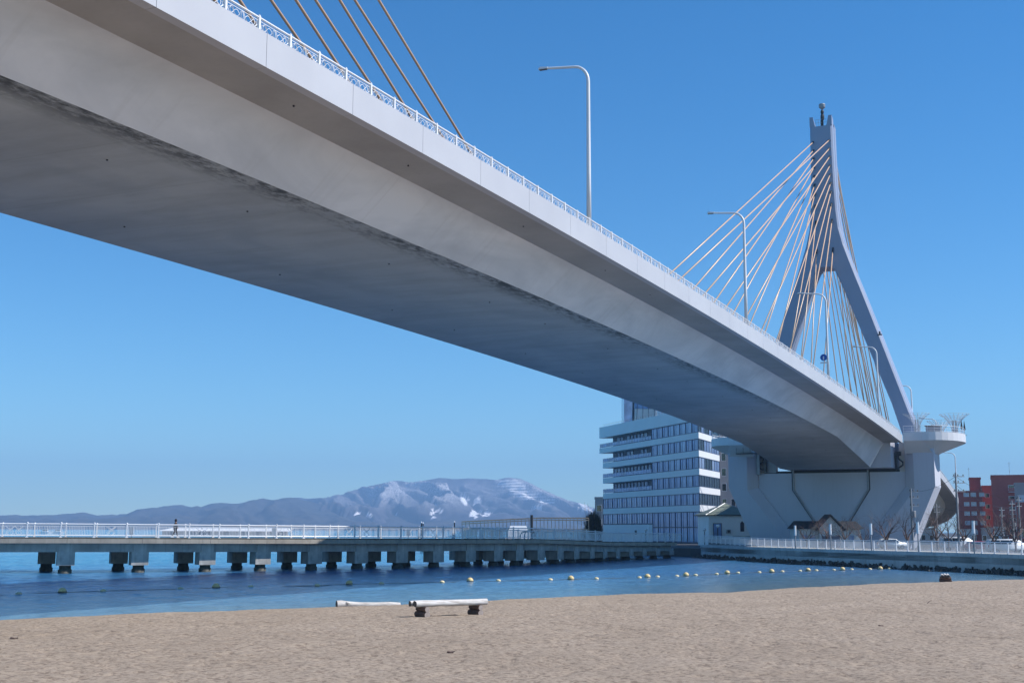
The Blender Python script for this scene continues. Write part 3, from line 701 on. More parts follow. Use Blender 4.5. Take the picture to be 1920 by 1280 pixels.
LAMP_L = ['curved white street lamp nearest the viewer, standing alone against the sky', 'curved white street lamp second nearest, crossed by the slanting pylon cables',
          'curved white street lamp with a blue round sign on its post', 'curved white street lamp before the foot of the right pylon leg',
          'white street lamp half hidden behind the right pylon leg', 'white street lamp rising between the two lattice funnels on the balcony',
          'white street lamp low behind the viewing balcony above the utility poles']
lamps = []
for n_, lab in enumerate(LAMP_L):
    y = 69.77 + 39.146 * n_ - TT
    o = lamp0 if n_ == 0 else copy_tree(lamp0)
    cx, cy, a = cl(y); x_, y_, z_ = deckpt(HW - .3, y, zr(y)); o.location = b2w(x_, y_, z_); o.rotation_euler = (0, 0, -PHI - a); o['label'] = lab; lamps.append(o)
y = 69.77 + 39.146 * 7 - TT; o = copy_tree(lamp0); x_, y_, z_ = deckpt(HW - .3, y, zr(y)); o.location = b2w(x_, y_, z_); o.rotation_euler = (0, 0, -PHI - cl(y)[2]); o['label'] = 'farthest white street lamp on the descending viaduct, lowest of them'
y = 69.77 + 39.146 * 2 - TT
sg = thing('round_sign', 'round blue traffic sign hung on a lamp post over the bridge railing', 'traffic sign', b2w(HW - .75, y - .15, zr(y) + 2.3), -PHI)
mb = MB(); mb.tube([(0, -.05, 0), (0, 0, 0)], .40, 24); d_ = mb.build('sign_face', M['blue_sign'], sg)
mb = MB(); mb.tube([(0, -.07, .06), (0, -.055, .06)], .08, 10); mb.box((0, -.062, -.14), (.14, .012, .28)); mb.build('pictogram', M['rail_white'], d_)
mb = MB(); mb.box((-.02, -.03, -.62), (.75, .04, .18)); mb.build('plate', M['rail_white'], sg)
mb = MB(); mb.tube([(-.1, .02, 0), (.5, .12, 0)], .03, 5); mb.tube([(-.1, .02, -.62), (.5, .12, -.62)], .03, 5); mb.build('bracket', M['mid_metal'], sg)
# lattice funnels on the balcony
def funnel(loc, s, label):
    t = thing('funnel_trellis', label, 'trellis', loc, random.random(), 'flaring lattice shades on the balconies')
    def rad(z): return .42 + 1.75 * (z / 3.2) ** 3.0
    n = 18
    mb = MB()
    for k in range(n):
        for sgn in (-1, 1):
            mb.tube([(s * rad(z) * math.cos(2 * math.pi * k / n + sgn * z * .12), s * rad(z) * math.sin(2 * math.pi * k / n + sgn * z * .12), s * z) for z in np.linspace(0, 3.2, 8)], .017 * s, 3, False)
    mb.build('lattice', M['pole_pale'], t, kind='stuff')
    mb = MB()
    for z in (.6, 1.4, 2.1, 2.6, 2.9, 3.2):
        mb.tube([(s * rad(z) * math.cos(2 * math.pi * k / 24), s * rad(z) * math.sin(2 * math.pi * k / 24), s * z) for k in range(25)], .019 * s, 4)
    mb.build('hoop', M['pole_pale'], t)
    mb = MB()
    for k in range(4): mb.tube([(.28 * s * math.cos(k * 1.57), .28 * s * math.sin(k * 1.57), -.1), (.28 * s * math.cos(k * 1.57), .28 * s * math.sin(k * 1.57), s * 2.3)], .07 * s, 6)
    mb.build('post', M['mid_metal'], t)
    return t
funnel(b2w(14.4, -2.6, BZ), 1.0, 'flaring white lattice shade in front of the right pylon leg')
funnel(b2w(19.6, 5.0, BZ), 1.12, 'flaring white lattice shade at the outer end of the right balcony')
funnel(b2w(16.8, 9.6, BZ - .3), 1.0, 'small white lattice shade behind the pylon leg beside a grey cabinet')
t = thing('cabinet', 'grey equipment cabinet on the right balcony behind the pylon leg', 'cabinet', b2w(16.0, 6.8, BZ), -PHI)
mb = MB(); mb.box((0, 0, .9), (2.4, 1.2, 1.8)); c_ = mb.build('housing', M['mid_metal'], t); mb = MB(); mb.box((0, 0, 1.86), (2.7, 1.5, .12)); mb.build('roof', M['dark'], t); mb = MB(); mb.box((0, -.61, .85), (.9, .03, 1.5)); mb.build('door', M['pole_concrete'], t)
for i, (x, y, lab) in enumerate(((20.9, 2.6, 'dark furled parasol by the outer railing of the right balcony, left one'), (21.1, 5.6, 'dark furled parasol by the outer railing of the right balcony, right one'))):
    t = thing('furled_parasol', lab, 'parasol', b2w(x, y, BZ), 0, 'furled parasols on the right balcony')
    mb = MB(); mb.tube([(0, 0, 0), (0, 0, 2.4)], .03, 6); mb.build('pole', M['mid_metal'], t); mb = MB(); mb.lathe([(.02, 2.5), (.2, 1.1), (.1, .9)], n=8); mb.build('canopy', M['dark'], t); mb = MB(); mb.lathe([(.3, 0), (.3, .08), (.05, .1)], n=10); mb.build('base', M['dark'], t)

# ------------------------------------------------------------------ footbridge (promenade on piles across the cove)
PP = np.array([(-40.2, 114.2), (-34.8, 117.5), (-29.4, 120.4), (-24.6, 122.9), (-19.9, 125.6), (-15.6, 128.6), (-11.7, 131.8), (-8.1, 135.2), (-4.9, 138.8), (-2.0, 142.4), (.3, 145.6), (2.7, 149.2), (5.1, 153.0), (7.3, 156.7), (9.6, 161.0), (11.8, 165.2)])
S_ = np.concatenate([[0], np.cumsum(np.linalg.norm(np.diff(PP, axis=0), axis=1))]); SEND = S_[-1]
px_c = np.polyfit(S_, PP[:, 0], 3); py_c = np.polyfit(S_, PP[:, 1], 3)
def ppos(s):
    if s > SEND - 3:
        e = SEND - 3; d = Vector((np.polyval(np.polyder(px_c), e), np.polyval(np.polyder(py_c), e))).normalized(); r = s - e
        # a gentle turn right onto the quay
        ang = min(r, 30) / 30 * .16
        p0 = Vector((np.polyval(px_c, e), np.polyval(py_c, e))); d2 = Vector((d.x * math.cos(ang) + d.y * math.sin(ang), d.y * math.cos(ang) - d.x * math.sin(ang)))
        return p0 + (d * .5 + d2 * .5) * r
    if s < 0:
        d = Vector((np.polyval(np.polyder(px_c), 0), np.polyval(np.polyder(py_c), 0))).normalized()
        return Vector((np.polyval(px_c, 0), np.polyval(py_c, 0))) + d * s
    return Vector((np.polyval(px_c, s), np.polyval(py_c, s)))
def ptan(s): return (ppos(s + .5) - ppos(s - .5)).normalized()
def pz(s): return float(np.interp(s, [0, 55, SEND, SEND + 28], [3.18, 2.98, 2.52, 2.3]))
W_ = 6.0
def poff(s, o, z=0.0):
    p_ = ppos(s); t_ = ptan(s); return Vector((p_.x - t_.y * o, p_.y + t_.x * o, z))
S0, S1 = -46.0, SEND + 27.0
foot = thing('footbridge', 'low concrete footbridge on paired piles with white railings crossing the cove', 'footbridge', ppos(40).to_3d())
fo = Vector(foot.location)
def L_(v): return Vector(v) - fo
piers = [-45, -38.6, -32.2, -25.8, -19.3, -12.9, -6.4] + list(S_) + [SEND + 4.8 * k for k in range(1, 6)]
cap, pile, pil0, cap0 = MB(), MB(), None, None
cap.box((0, 0, -.62), (1.55, 1.6, 1.24)); cap.box((0, -.03, .42), (1.2, 1.5, .84))
pile.lathe([(.60, -1.5), (.60, .32), (.52, .36), (.50, 1.0)], n=10)
me_cap = me_pile = None
for s in piers:
    t_ = ptan(s); rz = math.atan2(t_.y, t_.x); top = pz(s) - 1.30
    for o_ in (0, W_):
        jit = random.uniform(-.03, .03)
        q = poff(s + (float(np.interp(s, [0, 37, 52, 70], [-1.5, 1.2, .9, 2.5])) if o_ else 0), o_)
        if me_cap is None:
            a = cap.build('pile_cap', M['cap_concrete'], foot); b_ = pile.build('pile', M['pile_dark'], a, True); me_cap, me_pile = a.data, b_.data
        else:
            a = inst('pile_cap', me_cap, foot); b_ = inst('pile', me_pile, a)
        a.location = L_((q.x, q.y, top)); a.rotation_euler = (0, 0, rz); sc_ = (top - float(np.interp(s, [0, 72], [.68, .46]))) / 1.24; a.scale = (1, 1, sc_); b_.location = (0, 0, -top / sc_)
for a, c in zip(piers[:-1], piers[1:]):
    n = 3; ss = np.linspace(a, c, n + 1)
    def strip(o0, o1, z0, z1, gap=.012):
        mb = MB(); sp = [ss[0] + gap] + list(ss[1:-1]) + [ss[-1] - gap]
        mb.loft([[L_(poff(s, o0, pz(s) + z0)), L_(poff(s, o1, pz(s) + z0)), L_(poff(s, o1, pz(s) + z1)), L_(poff(s, o0, pz(s) + z1))] for s in sp]); return mb
    strip(-1.66, -1.22, -.50, -.10).build('edge_beam', M['deck_edge'], foot)
    strip(W_ + 1.22, W_ + 1.66, -.50, -.10).build('edge_beam', M['deck_edge'], foot)
    strip(-.72, -.2, -1.30, -.5).build('girder', M['old_concrete'], foot)
    strip(W_ + .2, W_ + .72, -1.30, -.5).build('girder', M['old_concrete'], foot)
    strip(-1.58, W_ + 1.58, -.10, 0.0, 0).build('deck_slab', M['pile_dark'], foot); strip(-1.21, W_ + 1.21, -.42, -.102, 0).build('deck_soffit', M['old_concrete'], foot)
# railings
RP, RH = 2.84, 1.2
post = MB(); post.box((0, 0, RH / 2), (.10, .12, RH)); post.box((0, 0, .03), (.24, .2, .06)); post.lathe([(.06, RH + .03), (.09, RH + .09), (.06, RH + .16)], n=8)
pan = MB(); pan.tube([(0, 0, RH), (RP, 0, RH)], .06, 8); pan.tube([(0, 0, RH - .16), (RP, 0, RH - .16)], .02, 4); pan.tube([(0, 0, .18), (RP, 0, .18)], .035, 5)
orn = MB(); orn.add(pan.v, pan.f)
for k in range(1, 20): pan.box((RP * k / 20, 0, (RH + .02) / 2), (.022, .022, RH - .34))
for k in list(range(1, 7)) + list(range(14, 20)): orn.box((RP * k / 20, 0, (RH + .02) / 2), (.022, .022, RH - .34))
for sg_ in (-1, 1): orn.tube([(RP / 2 + sg_ * (.32 * math.sin(u * math.pi * 1.5)), 0, .2 + (RH - .38) * u) for u in np.linspace(0, 1, 9)], .022, 4)
orn.tube([(RP / 2 - .4, 0, .25), (RP / 2 + .4, 0, RH - .2)], .018, 4); orn.tube([(RP / 2 + .4, 0, .25), (RP / 2 - .4, 0, RH - .2)], .018, 4)
mp_ = mpn = mor = None
for o_, ph in ((-1.45, 0.0), (W_ + 1.45, .7)):
    s = S0 + ph; k = 0
    while s < S1 - RP:
        a, c = poff(s, o_, pz(s)), None
        e = s + RP
        for _ in range(4):
            c = poff(e, o_, pz(e)); e += RP - (c - a).length
        c = poff(e, o_, pz(e)); d = c - a; rz = math.atan2(d.y, d.x); tilt = -math.asin(d.z / d.length)
        if mp_ is None: q = post.build('railing_post', M['rail_white'], foot); mp_ = q.data
        else: q = inst('railing_post', mp_, foot)
        q.location = L_(a); q.rotation_euler = (0, 0, rz)
        if k % 3 == 2:
            if mor is None: q = orn.build('railing_panel', M['rail_white'], foot); mor = q.data
            else: q = inst('railing_panel', mor, foot)
        else:
            if mpn is None: q = pan.build('railing_panel', M['rail_white'], foot); mpn = q.data
            else: q = inst('railing_panel', mpn, foot)
        q.location = L_(a); q.rotation_euler = (0, tilt, rz)
        s = e; k += 1
# low fittings seen through the rails
for px_, lab in ((258, 'narrow white notice board on the footbridge left of the walker'), (524, 'narrow white notice board on the footbridge right of the walker'), (776, 'narrow white notice board on the shaded middle of the footbridge')):
    best = min(np.arange(-40, SEND, .5), key=lambda s: abs(960 + F_PX * poff(s, W_).x / poff(s, W_).y - px_)); q = poff(best, W_ + .4, pz(best))
    t = thing('notice_board', lab, 'notice board', q, 0, 'white boards on the footbridge'); mb = MB(); mb.box((0, 0, .62), (.42, .06, .75)); mb.build('panel', M['rail_white'], t); mb = MB(); mb.box((0, .06, .5), (.06, .05, 1.0)); mb.build('post', M['mid_metal'], t)

# ---- walker in a dark coat
best = min(np.arange(-40, SEND, .25), key=lambda s: abs(960 + 1.012 * F_PX * poff(s, 2.2).x / poff(s, 2.2).y - 329)); wq = poff(best, 2.2, pz(best)); wt = ptan(best)
walker = thing('person', 'person in a dark hooded coat walking right along the footbridge', 'person', wq, math.atan2(wt.y, wt.x))
def skin_body(name, verts, edges, radii, mat, parent, root=0, sub=2):
    me = bpy.data.meshes.new(name); me.from_pydata(verts, edges, []); me.materials.append(mat)
    o = link(bpy.data.objects.new(name, me)); o.parent = parent
    sk = o.modifiers.new('skin', 'SKIN'); ss = o.modifiers.new('sub', 'SUBSURF'); ss.levels = sub; ss.render_levels = sub
    if not me.skin_vertices: 
        try: me.skin_vertices.new()
        except Exception: pass
    sv = me.skin_vertices[0].data if me.skin_vertices else []
    for i, r in enumerate(radii):
        if i < len(sv): sv[i].radius = r if hasattr(r, '__len__') else (r, r); sv[i].use_root = (i == root)
    return o
def person(parent):
    # x forward, y left, z up; mid-stride
    V = [(0, 0, .92), (0, 0, 1.15), (.02, 0, 1.36), (.03, 0, 1.47), (.05, 0, 1.55), (.06, 0, 1.66),
         (.03, .19, 1.38), (-.06, .22, 1.12), (.02, .22, .90), (.05, .22, .82),
         (.03, -.19, 1.38), (.10, -.22, 1.12), (.20, -.20, .92), (.23, -.19, .85),
         (.02, .10, .86), (.20, .10, .50), (.26, .10, .09), (.40, .10, .05),
         (-.02, -.10, .86), (-.08, -.10, .50), (-.34, -.10, .13), (-.24, -.10, .05)]
    E_ = [(0, 1), (1, 2), (2, 3), (3, 4), (4, 5), (2, 6), (6, 7), (7, 8), (8, 9), (2, 10), (10, 11), (11, 12), (12, 13), (0, 14), (14, 15), (15, 16), (16, 17), (0, 18), (18, 19), (19, 20), (20, 21)]
    Rr = [(.15, .11), (.14, .11), (.16, .12), .06, .095, .09, .07, .05, .04, .035, .07, .05, .04, .035, .08, .045, .03, .025, .08, .045, .03, .025]
    b_ = skin_body('body', V, E_, Rr, M['skin'], parent)
    # coat: torso, hood line and sleeves
    vi = [0, 1, 2, 6, 7, 8, 10, 11, 12]; cv = [V[i] for i in vi] + [(0, 0, .72), (.025, 0, 1.45)]
    skin_body('coat', cv, [(0, 1), (1, 2), (2, 3), (3, 4), (4, 5), (2, 6), (6, 7), (7, 8), (0, 9), (2, 10)], [(.19, .15), (.18, .145), (.19, .15), .095, .075, .062, .095, .075, .062, (.21, .18), .09], M['coat'], parent)
    tv = [(0, 0, .88)] + [V[i] for i in (14, 15, 16, 18, 19, 20)]
    skin_body('trousers', tv, [(0, 1), (1, 2), (2, 3), (0, 4), (4, 5), (5, 6)], [.15, .105, .08, .06, .105, .08, .06], M['trouser'], parent)
    for k, (x, y, z) in enumerate(((.31, .10, .05), (-.29, -.10, .10))):
        mb = MB(); mb.loft([[(x + dx * 1.0, y + dy, z + dz) for dy, dz in ((-.045, -.05), (.045, -.05), (.04, h_), (-.04, h_))] for dx, h_ in ((-.12, .06), (0, .06), (.08, .02), (.16, -.01))]); mb.build('shoe', M['rail_white'], parent)
    mb = MB(); mb.lathe([(.02, 1.80), (.10, 1.76), (.13, 1.66), (.125, 1.58), (.09, 1.52)], (.03, 0, 0), 12); mb.build('hair', M['coat'], parent, True)
    mb = MB(); mb.add([(.155, -.02, 1.60), (.155, .02, 1.60), (.185, 0, 1.595), (.15, 0, 1.65)], [(0, 1, 2), (1, 3, 2), (3, 0, 2)]); mb.build('nose', M['skin'], parent)
person(walker)
# ------------------------------------------------------------------ float line
rope_pts = []
bd = [(42, 77.2), (123, 79.5), (199, 81.5), (343, 84.7), (409, 86.8), (474, 88), (598, 90.6), (657, 92.6), (717, 94.1), (830, 97), (882, 98.7), (935, 100), (1032, 102.3), (1070, 103.8), (1118, 105), (1198, 107.6), (1213, 108.6), (1232, 109.4), (1268, 111.4), (1285, 113), (1303, 114), (1342, 117), (1362, 119), (1382, 120.5), (1422, 122.5), (1445, 124), (1465, 125.2), (1498, 127), (1513, 128), (1528.5, 129), (1561, 130.6), (1577.5, 131.6), (1594.5, 132.5), (1629, 134), (1648, 134.8), (1665, 135.5)]
ORD = ['first', 'second', 'third', 'fourth', 'fifth', 'sixth', 'seventh', 'eighth', 'ninth', 'tenth', 'eleventh', 'twelfth', 'thirteenth', 'fourteenth', 'fifteenth', 'sixteenth', 'seventeenth', 'eighteenth', 'nineteenth', 'twentieth', 'twenty-first', 'twenty-second', 'twenty-third', 'twenty-fourth', 'twenty-fifth']
big = MB(); big.lathe([(.03, -.20)] + [(.265 * math.cos(a), .02 + .25 * math.sin(a)) for a in np.linspace(-.7, 1.5, 9)], n=14); big_me = None
sml = MB(); sml.lathe([(.02, -.09)] + [(.20 * math.cos(a), .01 + .12 * math.sin(a)) for a in np.linspace(-.7, 1.5, 7)], n=12)
band = MB(); band.lathe([(.27, -.04), (.277, -.01), (.27, .02)], n=14)
nb = ns = 0; bme = sme = dme = None
for i, (px_, d) in enumerate(bd):
    q = at(px_, d, 0); rope_pts.append(q)
    if i % 3 == 1:
        lab = 'large round yellow buoy, %s large one from the left along the float line' % ORD[nb]; nb += 1
        if bme is None: o = big.build('buoy', M['buoy'], None, True); bme = o.data
        else: o = link(bpy.data.objects.new('buoy', bme))
        if dme is None: c = band.build('water_band', M['rope'], o); dme = c.data
        else: c = inst('water_band', dme, o)
        tag(o, lab, 'buoy', 'large buoys on the float line'); o.location = q + Vector((0, 0, .06)); o.rotation_euler = (random.uniform(-.15, .15), random.uniform(-.15, .15), random.random() * 6)
    else:
        lab = 'small flat float, %s small one from the left along the float line' % ORD[ns]; ns += 1
        if sme is None: o = sml.build('float', M['buoy_pale'], None, True); sme = o.data
        else: o = link(bpy.data.objects.new('float', sme))
        tag(o, lab, 'float', 'small floats on the float line'); o.location = q + Vector((0, 0, .03)); o.rotation_euler = (random.uniform(-.1, .1), random.uniform(-.1, .1), random.random() * 6)
mb = MB()
full = []
for a, c in zip(rope_pts[:-1], rope_pts[1:]):
    for k in range(6):
        u = k / 6; full.append(a.lerp(c, u) + Vector((0, .25 * math.sin(u * math.pi), .02)))
full.insert(0, at(-60, 74.5, .02)); mb.tube(full, .02, 4); tag(mb.build('float_rope', M['rope']), 'thin dark rope joining the yellow buoys across the cove', 'rope')

# ------------------------------------------------------------------ log benches and driftwood
def log(mb_, a, b, r, n=14, seed=0):
    rnd = random.Random(seed); a, b = Vector(a), Vector(b); m_ = 9
    path = [a.lerp(b, k / (m_ - 1)) + Vector((0, rnd.uniform(-.008, .008), rnd.uniform(-.008, .008))) for k in range(m_)]
    mb_.tube(path, [r * rnd.uniform(.94, 1.05) for _ in path], n, cap=False)
def make_bench():
    t = thing('log_bench', None, 'bench', (0, 0, 0), 0, 'log benches on the beach')
    for k in range(3):
        mb = MB(); y = (k - 1) * .175; x0 = -1.32 + (.0, .05, -.02)[k]; x1 = 1.30 + (-.05, .06, .0)[k]; z = .43 + (.0, .012, .0)[k]
        log(mb, (x0, y, z), (x1, y, z), .09, 14, k + 3); sl = mb.build('seat_log', M['driftwood'], t, True)
        for xe, mt in ((x0, 'log_end'), (x1, 'log_end_pale')):  # sun side painted pale, shaded left end painted dark
            e = MB(); e.tube([(xe - .004, y, z), (xe + .004, y, z)], .087, 14); e.build('cut_end', M[mt], sl)
    for xc in (-1.0, .93):
        for zc, dx, l_ in ((.10, 0, .36), (.27, .012, .33)):
            for dx2 in (-.11, .11):
                pass
            mb = MB(); rr = .10 if zc < .2 else .085
            log(mb, (-l_, 0, 0), (l_, 0, 0), rr, 12, int(zc * 100))
            # several short logs side by side carry the seat
            o = mb.build('support_log', M['log_brown'], t, True); o.location = (xc + dx, -.02, zc); o.rotation_euler = (0, 0, math.pi / 2)
            for xe in (-l_, l_):
                e = MB(); e.tube([(xe - .004, 0, 0), (xe + .004, 0, 0)], rr * .97, 12); e.build('cut_end', M['log_end_pale'], o)
    return t
bench = make_bench(); bench['label'] = 'whitish log bench of three logs on brown log supports, in the middle of the beach'
def sand_at(x, y): return float(sand_z(np.array([x]), np.array([y]))[0])
bench.scale = (1.12,) * 3; p_ = at(845, 45.5); bench.location = (p_.x, p_.y, sand_at(p_.x, p_.y) - .03); bench.rotation_euler = (0, 0, R(31))
b2 = copy_tree(bench); b2['label'] = 'log bench seen end-on near the water on the right of the beach'
p_ = at(1768, 90.0); b2.location = (p_.x, p_.y, sand_at(p_.x, p_.y) - .03); b2.rotation_euler = (0, 0, R(72))
t = thing('driftwood_log', 'bleached driftwood log half sunk in sand left of the bench', 'log', (0, 0, 0))
p_ = at(694, 59.5); t.location = (p_.x, p_.y, sand_at(p_.x, p_.y) - .0); t.rotation_euler = (0, R(1.5), R(24))
mb = MB(); mb.tube([(-1.55, 0, .06), (-1.35, 0, .08), (-.9, .03, .06), (-.3, .0, .04), (.4, -.02, .05), (1.0, 0, .06), (1.55, .03, .05)], [.17, .165, .13, .12, .115, .13, .11], 14, False); mb.build('trunk', M['driftwood'], t, True)
mb = MB(); mb.tube([(-1.56, 0, .06), (-1.54, 0, .06)], .165, 14); mb.build('cut_end', M['log_end'], t); mb = MB(); mb.tube([(1.54, .03, .05), (1.56, .03, .05)], .105, 14); mb.build('cut_end', M['log_end_pale'], t)
mb = MB(); mb.tube([(-1.2, .02, .1), (-1.1, -.12, .14), (-.95, -.2, .1)], [.07, .05, .03], 7); mb.build('branch_stub', M['driftwood'], t, True)
# bits of weed and litter on the sand
for (px_, py_, lab) in ((28, 1178, 'small dark scrap of seaweed on the sand at far left'), (1652, 1165, 'small dark lump of seaweed on the right of the sand'), (1738, 1122, 'short thin stick poking up near the right shoreline'), (845, 1212, 'tiny dark pebble on the sand below the bench')):
    r = ray(px_, py_); k = (1.25 - EYE) / r.z; x, y = r.x * k, r.y * k
    t = MB(); rnd = random.Random(px_)
    if 'stick' in lab: t.tube([(0, 0, 0), (.12, 0, .12), (.35, .05, .22)], [.02, .015, .008], 5)
    else:
        for _ in range(7): t.tube([(rnd.uniform(-.15, .15), rnd.uniform(-.1, .1), .01), (rnd.uniform(-.2, .2), rnd.uniform(-.1, .1), rnd.uniform(.02, .06))], [.03, .015], 5)
    o = t.build('stick' if 'stick' in lab else 'seaweed_scrap' if 'weed' in lab else 'pebble', M['bark']); tag(o, lab, 'stick' if 'stick' in lab else 'litter'); o.location = (x, y, sand_at(x, y)); o.scale = (.6,) * 3

# ------------------------------------------------------------------ quay wall
qw = thing('quay_wall', 'streaked grey concrete quay wall along the right side of the cove', 'wall', (*WALL[3], 0)); qo = Vector(qw.location)
segs = []
for a, c in zip(WALL[:-1], WALL[1:]):
    a, c = Vector((*a, 0)), Vector((*c, 0)); n = max(1, round((c - a).length / 7.5))
    for k in range(n): segs.append((a.lerp(c, k / n), a.lerp(c, (k + 1) / n)))
for a, c in segs:
    d = (c - a).normalized(); nrm = Vector((d.y, -d.x, 0)) * 1.0   # towards the water
    e = d * .012
    def quad(o0, o1, z0, z1):
        p0, p1 = a + e - qo, c - e - qo
        b_ = [p0 + nrm * o1, p1 + nrm * o1, p1 + nrm * o0, p0 + nrm * o0]
        mb = MB(); mb.hexa([(v.x, v.y, z0) for v in b_], [(v.x, v.y, z1) for v in b_]); return mb
    quad(-.8, 0, -2.2, 1.52).build('wall_panel', M['quay_concrete'], qw)
    quad(-.8, .09, 1.525, 1.905).build('coping', M['quay_concrete'], qw)
mb = MB(); rnd = random.Random(4)
for a, c in segs:
    d = (c - a); L = d.length; d.normalize(); nrm = Vector((d.y, -d.x, 0))
    for k in range(int(L * 9)):
        u = rnd.random() * L; o_ = rnd.uniform(-.1, 1.7); r_ = rnd.uniform(.12, .34); q = a + d * u + nrm * o_ - qo
        z = .36 - o_ * .30 + rnd.uniform(-.15, .06)
        pts = []
        M3 = Matrix.Rotation(rnd.random() * 6, 3, Vector((rnd.random(), rnd.random(), rnd.random())).normalized())
        base = [(-1, -1, -1), (1, -1, -1), (1, 1, -1), (-1, 1, -1), (-1, -1, 1), (1, -1, 1), (1, 1, 1), (-1, 1, 1)]
        vv = [M3 @ (Vector(v) * r_ * rnd.uniform(.4, .75)) + Vector((q.x, q.y, z)) for v in base]
        mb.hexa(vv[:4], vv[4:])
mb.build('toe_rock', M['wet_rock'], qw, kind='stuff')
qr = thing('quay_railing', 'white metal railing along the top of the quay wall', 'railing', (*WALL[3], WALK_Z)); ro = Vector(qr.location)
post = MB(); post.box((0, 0, .55), (.09, .09, 1.1)); post.box((0, 0, .02), (.2, .2, .04))
RQ = 2.0; pan = MB(); pan.tube([(0, 0, 1.1), (RQ, 0, 1.1)], .045, 6); pan.tube([(0, 0, .14), (RQ, 0, .14)], .03, 4); pan.tube([(0, 0, .96), (RQ, 0, .96)], .02, 4)
for k in range(1, 14): pan.box((RQ * k / 14, 0, .55), (.022, .022, .82))
mpo = mpa = None; pos = None; acc = []
for a, c in zip(WALL[:-1], WALL[1:]):
    a, c = Vector((*a, 0)), Vector((*c, 0)); acc.append((a, c, (c - a).length))
tot = sum(x[2] for x in acc)
def wpos(s):
    for a, c, l in acc:
        if s <= l: return a.lerp(c, s / l), (c - a).normalized()
        s -= l
    return acc[-1][1], (acc[-1][1] - acc[-1][0]).normalized()
s = .5
while s < min(tot - 2, 125):
    a, d = wpos(s); c, _ = wpos(s + RQ); nrm = Vector((d.y, -d.x, 0)); a2 = a - nrm * .25; d2 = (c - a).normalized()
    zl = .30 * min(1, max(0, 1 - s / 26.0)) if s < 26 else 0.0     # the footbridge comes in a little higher
    rz = math.atan2(d2.y, d2.x)
    for me_, name, mb_ in (('po', 'railing_post', post), ('pa', 'railing_panel', pan)):
        ref = mpo if me_ == 'po' else mpa
        if ref is None:
            q = mb_.build(name, M['rail_white'], qr)
            if me_ == 'po': mpo = q.data
            else: mpa = q.data
        else: q = inst(name, ref, qr)
        q.location = (a2.x - ro.x, a2.y - ro.y, zl); q.rotation_euler = (0, 0, rz)
    s += RQ
# pole lights on the quay walk
WH = ['leftmost of the slim white pole lights, left of the gabled building', 'slim white pole light in front of the gabled building', 'slim white pole light just right of the gabled building', 'slim white pole light at the base of the right pier leg', 'slim white pole light at the right among bare trees']
pl0 = None
for (px_, d, top), lab in zip(((1491, 156, 985), (1557, 148, 982), (1633, 139, 981), (1721, 130, 978), (1825.5, 121, 976)), WH):
    h = zat(top, d, px_) - WALK_Z
    t = thing('pole_light', lab, 'light', at(px_, d, WALK_Z), 0, 'slim white pole lights along the quay')
    mb = MB(); mb.tube([(0, 0, 0), (0, 0, h - 1.2)], .07, 8); mb.build('pole', M['pole_concrete'], t)
    mb = MB(); mb.tube([(0, 0, h - 1.2), (0, 0, h)], .14, 10); l_ = mb.build('lamp_tube', M['rail_white'], t); mb = MB(); mb.tube([(0, 0, h), (0, 0, h + .05)], .16, 10); mb.build('cap', M['mid_metal'], t)

# ------------------------------------------------------------------ bare trees
def branch(mb, p, d, l, r, depth, rnd, twigs):
    d = d.normalized(); n = 3; path = [p]; rad = [r]
    for k in range(n):
        d = (d + Vector((rnd.uniform(-.22, .22), rnd.uniform(-.22, .22), rnd.uniform(-.05, .16)))).normalized(); p = p + d * (l / n); path.append(p); rad.append(r * (1 - .45 * (k + 1) / n))
    mb.tube(path, rad, 5 if depth > 3 else 3, False)
    if depth == 0: return
    m_ = rnd.randint(2, 3) + (1 if depth > 3 else 0)
    for k in range(m_):
        ax = d.orthogonal().normalized(); ax.rotate(Matrix.Rotation(rnd.random() * 6.28, 3, d)); nd = d.copy(); nd.rotate(Matrix.Rotation(rnd.uniform(.35, .85), 3, ax))
        i = rnd.choice((1, 2, 3, 3)); branch(mb, path[i], nd, l * rnd.uniform(.62, .82), rad[i] * .68, depth - 1, rnd, twigs)
def bare_tree(h, seed):
    rnd = random.Random(seed); t = thing('bare_tree', None, 'tree', (0, 0, 0), 0, 'bare trees along the quay road')
    mb = MB(); mb.tube([(0, 0, 0), (.03, .02, h * .15), (.0, .05, h * .3)], [h * .026, h * .021, h * .018], 7); mb.build('trunk', M['bark'], t)
    mb = MB()
    for k in range(5):
        a = k * 1.26 + rnd.random(); branch(mb, Vector((0, .05 * k / 4, h * (.2 + .025 * k))), Vector((math.cos(a) * .75, math.sin(a) * .75, 1)), h * .30, h * .014, 4, rnd, None)
    mb.build('crown', M['bark'], t); return t
protos = [bare_tree(5.0, 3), bare_tree(5.0, 14), bare_tree(5.0, 29)]
TR = [(1512, 190, 4.0, 'small bare tree at the left end of the gabled building'), (1549, 178, 4.4, 'bare tree in front of the dark doors of the gabled building'), (1583, 174, 4.5, 'bare tree before the right half of the gabled building'), (1617, 172, 4.0, 'small bare tree at the right corner of the gabled building'),
      (1660, 168, 5.0, 'round-crowned bare tree standing before the right pier leg'), (1702, 165, 4.9, 'bare tree beside the utility pole at the foot of the slanting pier leg'), (1757, 160, 5.2, 'bare tree before the viaduct gap right of the pier'),
      (1778, 172, 4.6, 'bare tree behind the long white van with the dark window strip'), (1805, 176, 4.8, 'bare tree below the first red apartment block'), (1861, 150, 5.2, 'broad bare tree behind the white van at the right'), (1903, 146, 5.0, 'bare tree at the right edge of the picture'), (1886, 190, 5.0, 'bare tree below the tall red block, behind the utility poles')]
